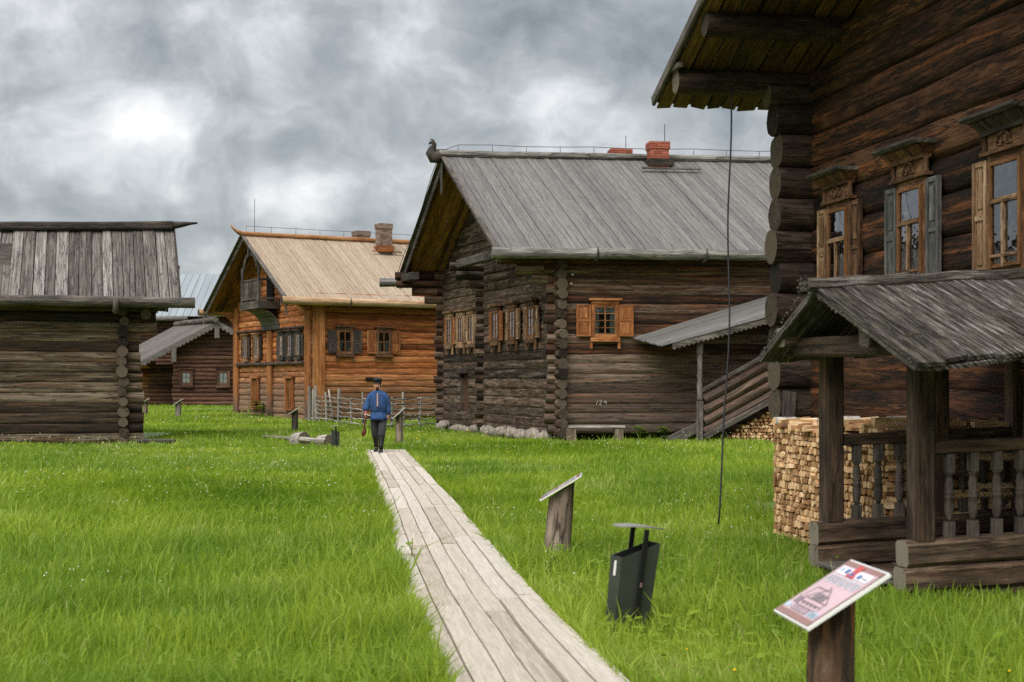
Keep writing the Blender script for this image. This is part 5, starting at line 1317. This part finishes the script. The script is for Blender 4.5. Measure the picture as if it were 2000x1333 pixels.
H *= np.where((pe[keep] > -.6) & (pe[keep] < 3.2) & (pi[keep] > -.9), .62, 1.)*np.where(rng.random(n) < .02, 1.5, 1.)
H *= np.where((y > 34), .8, 1.)
big_b = rng.random(n) < .22
W = np.where(big_b, .0042+.0034*rng.random(n), .0022+.0022*rng.random(n))*(1+np.clip(y-8, 0, 90)/13.)
ang = rng.random(n)*2*np.pi; wind = .9+1.2*vnoise(x, y, .5, 21)
H *= np.where(big_b, 1.28, .92)
lean = (.15+.75*rng.random(n)**1.3)*H; la = np.where(rng.random(n) < .6, wind+rng.normal(0, .7, n), ang)
dx, dy = np.cos(la)*lean, np.sin(la)*lean; wx, wy = np.cos(ang)*W, np.sin(ang)*W
# keep blades roughly facing across so far ones do not vanish
base = np.stack([x, y, gz_np(x, y)*np.clip((90-np.hypot(x, y-30))/30, 0, 1)-.02], 1)
wv = np.stack([wx, wy*.6, np.zeros(n)], 1); up = lambda f, g: base+np.stack([dx*g, dy*g, H*f], 1)
mid_, tip = up(.58, .32), up(1.0-.25*(lean/H)**2, 1.0)
co = np.stack([base-wv, base+wv, mid_+wv*.85, mid_-wv*.85, tip], 1).reshape(-1, 3)
b5 = np.arange(n)*5
loops = np.stack([b5, b5+1, b5+2, b5+3, b5+3, b5+2, b5+4], 1).ravel(); st7 = np.arange(n)*7
starts = np.stack([st7, st7+4], 1).ravel(); totals = np.tile([4, 3], n)
rv_ = np.repeat(np.clip(rng.random(n)*.75+.15*tall+.22*big_b, 0, 1), 5)
go_ = np_mesh('grass', co, loops, starts, totals, rv_, M['grass']); go_['kind'] = 'stuff'; go_['label'] = 'lush uncut meadow grass around the houses and boardwalk'; go_['category'] = 'grass'
# seed stalks and small flowers
def flowers(name, nF, dens_seed, mat, size, label, thr, zmul=1.0):
    x, y = sample(nF*5, 6, 60, .9); d = vnoise(x, y, .45, dens_seed)+.6*vnoise(x, y, 1.6, dens_seed+1)
    cxn = .13-.12*(y-7.5); k = (d > thr) & (np.abs(x-cxn) > .62); x, y = x[k][:nF], y[k][:nF]; m = len(x)
    s = size*(.6+.8*rng.random(m))*(1+np.clip(y-8, 0, 60)/26); z = gz_np(x, y)+(.16+.16*rng.random(m))*zmul
    c = np.stack([x, y, z], 1); q = []
    for a, b in ((1,0),(0,1),(-1,0),(0,-1)): q.append(c+np.stack([a*s, b*s*.8, 0*s], 1))
    q += [c+np.stack([0*s, 0*s, s*.9], 1), c-np.stack([0*s, 0*s, s*.9], 1)]
    co = np.stack(q, 1).reshape(-1, 3); b = np.arange(m)*6; tri = []
    for i in range(4): tri += [np.stack([b+i, b+(i+1) % 4, b+4], 1), np.stack([b+(i+1) % 4, b+i, b+5], 1)]
    L = np.stack(tri, 1).reshape(-1, 3); ob = np_mesh(name, co, L.ravel(), np.arange(len(L))*3, np.full(len(L), 3), np.zeros(len(co)), mat)
    ob['kind'] = 'stuff'; ob['label'] = label; ob['category'] = 'flowers'
flowers('white_flowers', 1500, 40, plain('white petals', (214,216,190), .9, 0, .05), .0062, 'tiny white meadow flowers scattered through the grass', .35)
flowers('yellow_flowers', 120, 60, plain('yellow petals', (236,190,24), .9, 0, .1), .008, 'few yellow buttercups in the grass by the barn', .2)
# thin seed stalks and low broad leaves mixed into the meadow
ns = 1500; x, y = sample(ns*3, 6, 45, 1.1); d = .5+.5*vnoise(x, y, .5, 77)+.8*rng.random(len(x)); cxn = .13-.12*(y-7.5); k = (d > .1) & (np.abs(x-cxn) > .56) & ~((x > 2.7) & (y < 17)); x, y = x[k][:ns], y[k][:ns]; m = len(x)
hh = .18+.16*rng.random(m); a = rng.random(m)*6.28; ln_ = .04+.10*rng.random(m); w = .0009*(1+np.clip(y-8, 0, 60)/20); b0 = np.stack([x, y, gz_np(x, y)], 1)
s1 = b0+np.stack([np.cos(a)*ln_*.4, np.sin(a)*ln_*.4, hh*.7], 1); s2 = b0+np.stack([np.cos(a)*ln_, np.sin(a)*ln_, hh], 1); wx = np.stack([w, 0*w, 0*w], 1)
co = np.stack([b0-wx, b0+wx, s1+wx, s1-wx, (s1+s2)/2+wx*2.6, (s1+s2)/2-wx*2.6, s2], 1).reshape(-1, 3); b = np.arange(m)*7
lp = np.stack([b, b+1, b+2, b+3, b+3, b+2, b+4, b+5, b+5, b+4, b+6], 1).ravel(); s11 = np.arange(m)*11
ob = np_mesh('grass_stalks', co, lp, np.stack([s11, s11+4, s11+8], 1).ravel(), np.tile([4, 4, 3], m), np.repeat(rng.random(m), 7), plain('seed stalk', (158,160,92), .9, 0, .2, 3)); ob['kind'] = 'stuff'; ob['label'] = 'pale seed stalks standing up among the meadow grass'; ob['category'] = 'grass'
ns = 6000; x, y = sample(ns*4, 5.5, 30, 1.2); d = vnoise(x, y, .8, 87)*.6+.8*rng.random(len(x)); cxn = .13-.12*(y-7.5); k = (d > .5) & (np.abs(x-cxn) > .55); x, y = x[k][:ns], y[k][:ns]; m = len(x)
a = rng.random(m)*6.28; L_ = .022+.035*rng.random(m); z0 = gz_np(x, y)+.05+.10*rng.random(m); c = np.stack([x, y, z0], 1); dx_ = np.stack([np.cos(a), np.sin(a), .35-.5*rng.random(m)], 1)*L_[:, None]; wd_ = np.stack([-np.sin(a), np.cos(a), .2*rng.normal(size=m)], 1)*(L_*.38)[:, None]
co = np.stack([c-dx_, c-dx_*.3+wd_, c+dx_*.4+wd_*.8, c+dx_, c+dx_*.4-wd_*.8, c-dx_*.3-wd_], 1).reshape(-1, 3); b = np.arange(m)*6
ob = np_mesh('clover_leaves', co, (b[:, None]+np.arange(6)).ravel(), b, np.full(m, 6), np.repeat(rng.random(m)*.5, 6), M['grass']); ob['kind'] = 'stuff'; ob['label'] = 'low broad clover and dock leaves growing in the grass'; ob['category'] = 'ground cover'
# a broad-leaved weed by the boardwalk and weeds along the walls
def weed(c, nl, size, hgt, label, flat=.3):
    t = thing('leafy_weed', c, label, 'plant'); mb = MB(); c = V(c)
    for k in range(nl):
        a = random.random()*6.28; q = c+V((math.cos(a)*.04, math.sin(a)*.04, hgt*random.uniform(.55, 1))); s_ = size*random.uniform(.7, 1.2); d = V((math.cos(a), math.sin(a), flat)).normalized(); w = V((-d.y, d.x, 0)).normalized()
        nn = []; 
        for i in range(7):
            f = i/6; r = math.sin(math.pi*min(1, f*.9+.08))*.42*s_
            nn += [q+d*s_*f-w*r+V((0,0,-.25*s_*f*f+.04*s_)), q+d*s_*f+V((0,0,-.25*s_*f*f)), q+d*s_*f+w*r+V((0,0,-.25*s_*f*f+.04*s_))]
        mb.add(nn, [(3*i+j_, 3*i+j_+1, 3*i+j_+4, 3*i+j_+3) for i in range(6) for j_ in range(2)], None, random.random(), 0, True)
    mb.build('leaves', M['grass'], t); mb = MB()
    for k in range(max(1, nl//3)): mb.tube([c, c+V((random.uniform(-.03,.03), random.uniform(-.03,.03), hgt))], .005, 5)
    mb.build('stem', M['grass'], t)
weed((P(803, 1075, 13.2).x, 13.2, 0), 3, .12, .24, 'single broad green leaf leaning over the edge of the boardwalk', .05)
weed(fb(-.5, 6.2, 0), 34, .34, .75, 'bushy green weed at the foot of the honey brown house gable')
weed(fb(-.6, 5.0, 0), 20, .28, .55, 'smaller pale weed beside the middle board casing of the brown house')
for k, i in enumerate((2.2, 2.9, 7.2)):
    weed(st(i, .8 if i < 5 else 1.7, 0), 26, .2, .42 if i < 5 else .6, ['dark weed clump next to the grey wall bench', 'dark weed clump at the foot of the covered stair', 'green weed clump in front of the small firewood stack'][k])
# ================================================================== SKY, SUN, CAMERA
EXP = 1.2; k_ = 1/2**EXP
wd = bpy.data.worlds.new('World'); bpy.context.scene.world = wd; wd.use_nodes = True
t = wd.node_tree; bg = t.nodes['Background']
SUN_EL, SUN_AZ = math.radians(48), math.radians(205)      # azimuth clockwise from +Y
sky = N(t, 'ShaderNodeTexSky', None, sky_type='NISHITA', sun_disc=False); sky.sun_elevation = SUN_EL; sky.sun_rotation = SUN_AZ
tc = N(t, 'ShaderNodeTexCoord').outputs['Generated']
sep = N(t, 'ShaderNodeSeparateXYZ', {0: tc}); 
p3 = N(t, 'ShaderNodeVectorMath', {0: tc, 1: (9.5, 9.5, 12)}, operation='MULTIPLY').outputs[0]
wp = N(t, 'ShaderNodeTexNoise', {'Vector': p3, 'Scale': 1.1, 'Detail': 3.0}).outputs['Color']
pw3 = N(t, 'ShaderNodeVectorMath', {0: p3, 1: vmul(t, N(t, 'ShaderNodeVectorMath', {0: wp, 1: (.5,.5,.5)}, operation='SUBTRACT').outputs[0], (.7,.7,.7))}, operation='ADD').outputs[0]
c1 = noise(t, pw3, 1.0, 7, .52); c2 = noise(t, pw3, 2.8, 9, .60)
val = math_(t, 'ADD', math_(t, 'MULTIPLY', math_(t, 'SUBTRACT', c1, .5), 1.75), math_(t, 'MULTIPLY', math_(t, 'SUBTRACT', c2, .5), .85))
val = math_(t, 'ADD', val, .62)
dn = N(t, 'ShaderNodeVectorMath', {0: tc, 1: vmul(t, N(t, 'ShaderNodeVectorMath', {0: wp, 1: (.5,.5,.5)}, operation='SUBTRACT').outputs[0], (.10,.10,.07))}, operation='ADD').outputs[0]
def spot(u, v, su, sv, amp):
    global val
    d = V(((u-1000)/F, 1, (745-v)/F)); nrm = d.length; d = d/nrm
    df = N(t, 'ShaderNodeVectorMath', {0: dn, 1: tuple(d)}, operation='SUBTRACT').outputs[0]
    df = vmul(t, df, (F/su, F/su, F/sv)); L = N(t, 'ShaderNodeVectorMath', {0: df}, operation='LENGTH').outputs['Value']
    g = rng_(t, L, 1.0, 0.0, 0, amp, True); val = math_(t, 'ADD', val, g)
for s_ in ((230, 255, 260, 140, .46), (255, 250, 130, 65, .30), (578, 385, 130, 85, .50), (330, 160, 300, 110, -.14), (1150, 40, 600, 120, -.16), (520, 470, 260, 100, -.12), (60, 380, 160, 90, -.12), (650, 130, 300, 90, .12), (1000, 200, 260, 60, .12), (400, 30, 500, 60, .08), (120, 200, 120, 60, .1), (1380, 200, 200, 150, -.06)):
    spot(*s_)
val = math_(t, 'MULTIPLY', val, .80)
cl = ramp(t, val, [(.0, s2l((118,126,132))), (.24, s2l((150,157,162))), (.42, s2l((172,177,180))), (.58, s2l((196,199,201))), (.75, s2l((224,227,229))), (1.0, (1.02,1.02,1.02))])
zen = rng_(t, sep.outputs[2], .30, .95, 1.0, ZEN, True)
low = rng_(t, sep.outputs[2], -.02, .0, .25, 1.0)
cm = N(t, 'ShaderNodeVectorMath', {0: cl, 3: math_(t, 'MULTIPLY', math_(t, 'MULTIPLY', zen, low), k_)}, operation='SCALE')
sk1 = N(t, 'ShaderNodeVectorMath', {0: sky.outputs[0], 3: .10}, operation='SCALE').outputs[0]
t.links.new(mix(t, .95, sk1, cm.outputs[0]), bg.inputs['Color']); bg.inputs['Strength'].default_value = 1.0
sl_ = bpy.data.lights.new('Sun', 'SUN'); sl_.energy = SUN_E; sl_.angle = math.radians(50); sl_.color = (1, .965, .91)
so = bpy.data.objects.new('Sun', sl_); C.objects.link(so)
dv = V((math.sin(SUN_AZ)*math.cos(SUN_EL), math.cos(SUN_AZ)*math.cos(SUN_EL), math.sin(SUN_EL)))
so.rotation_euler = dv.to_track_quat('Z', 'Y').to_euler(); so.location = dv*60
cam = bpy.data.cameras.new('Camera'); cam.lens = 50; cam.sensor_width = 36; cam.shift_y = 78.5/2000; cam.clip_end = 6000; cam.clip_start = .1
cam.dof.use_dof = True; cam.dof.focus_distance = 34; cam.dof.aperture_fstop = 4.0
co_ = bpy.data.objects.new('Camera', cam); C.objects.link(co_); co_.location = (0, 0, EYE); co_.rotation_euler = (math.pi/2, 0, 0)
sc = bpy.context.scene; sc.camera = co_
sc.view_settings.view_transform = 'Standard'; sc.view_settings.look = 'None'; sc.view_settings.exposure = EXP; sc.view_settings.gamma = 1
sc.render.engine = 'CYCLES'; sc.cycles.use_denoising = False; sc.cycles.max_bounces = 8; sc.cycles.transparent_max_bounces = 12
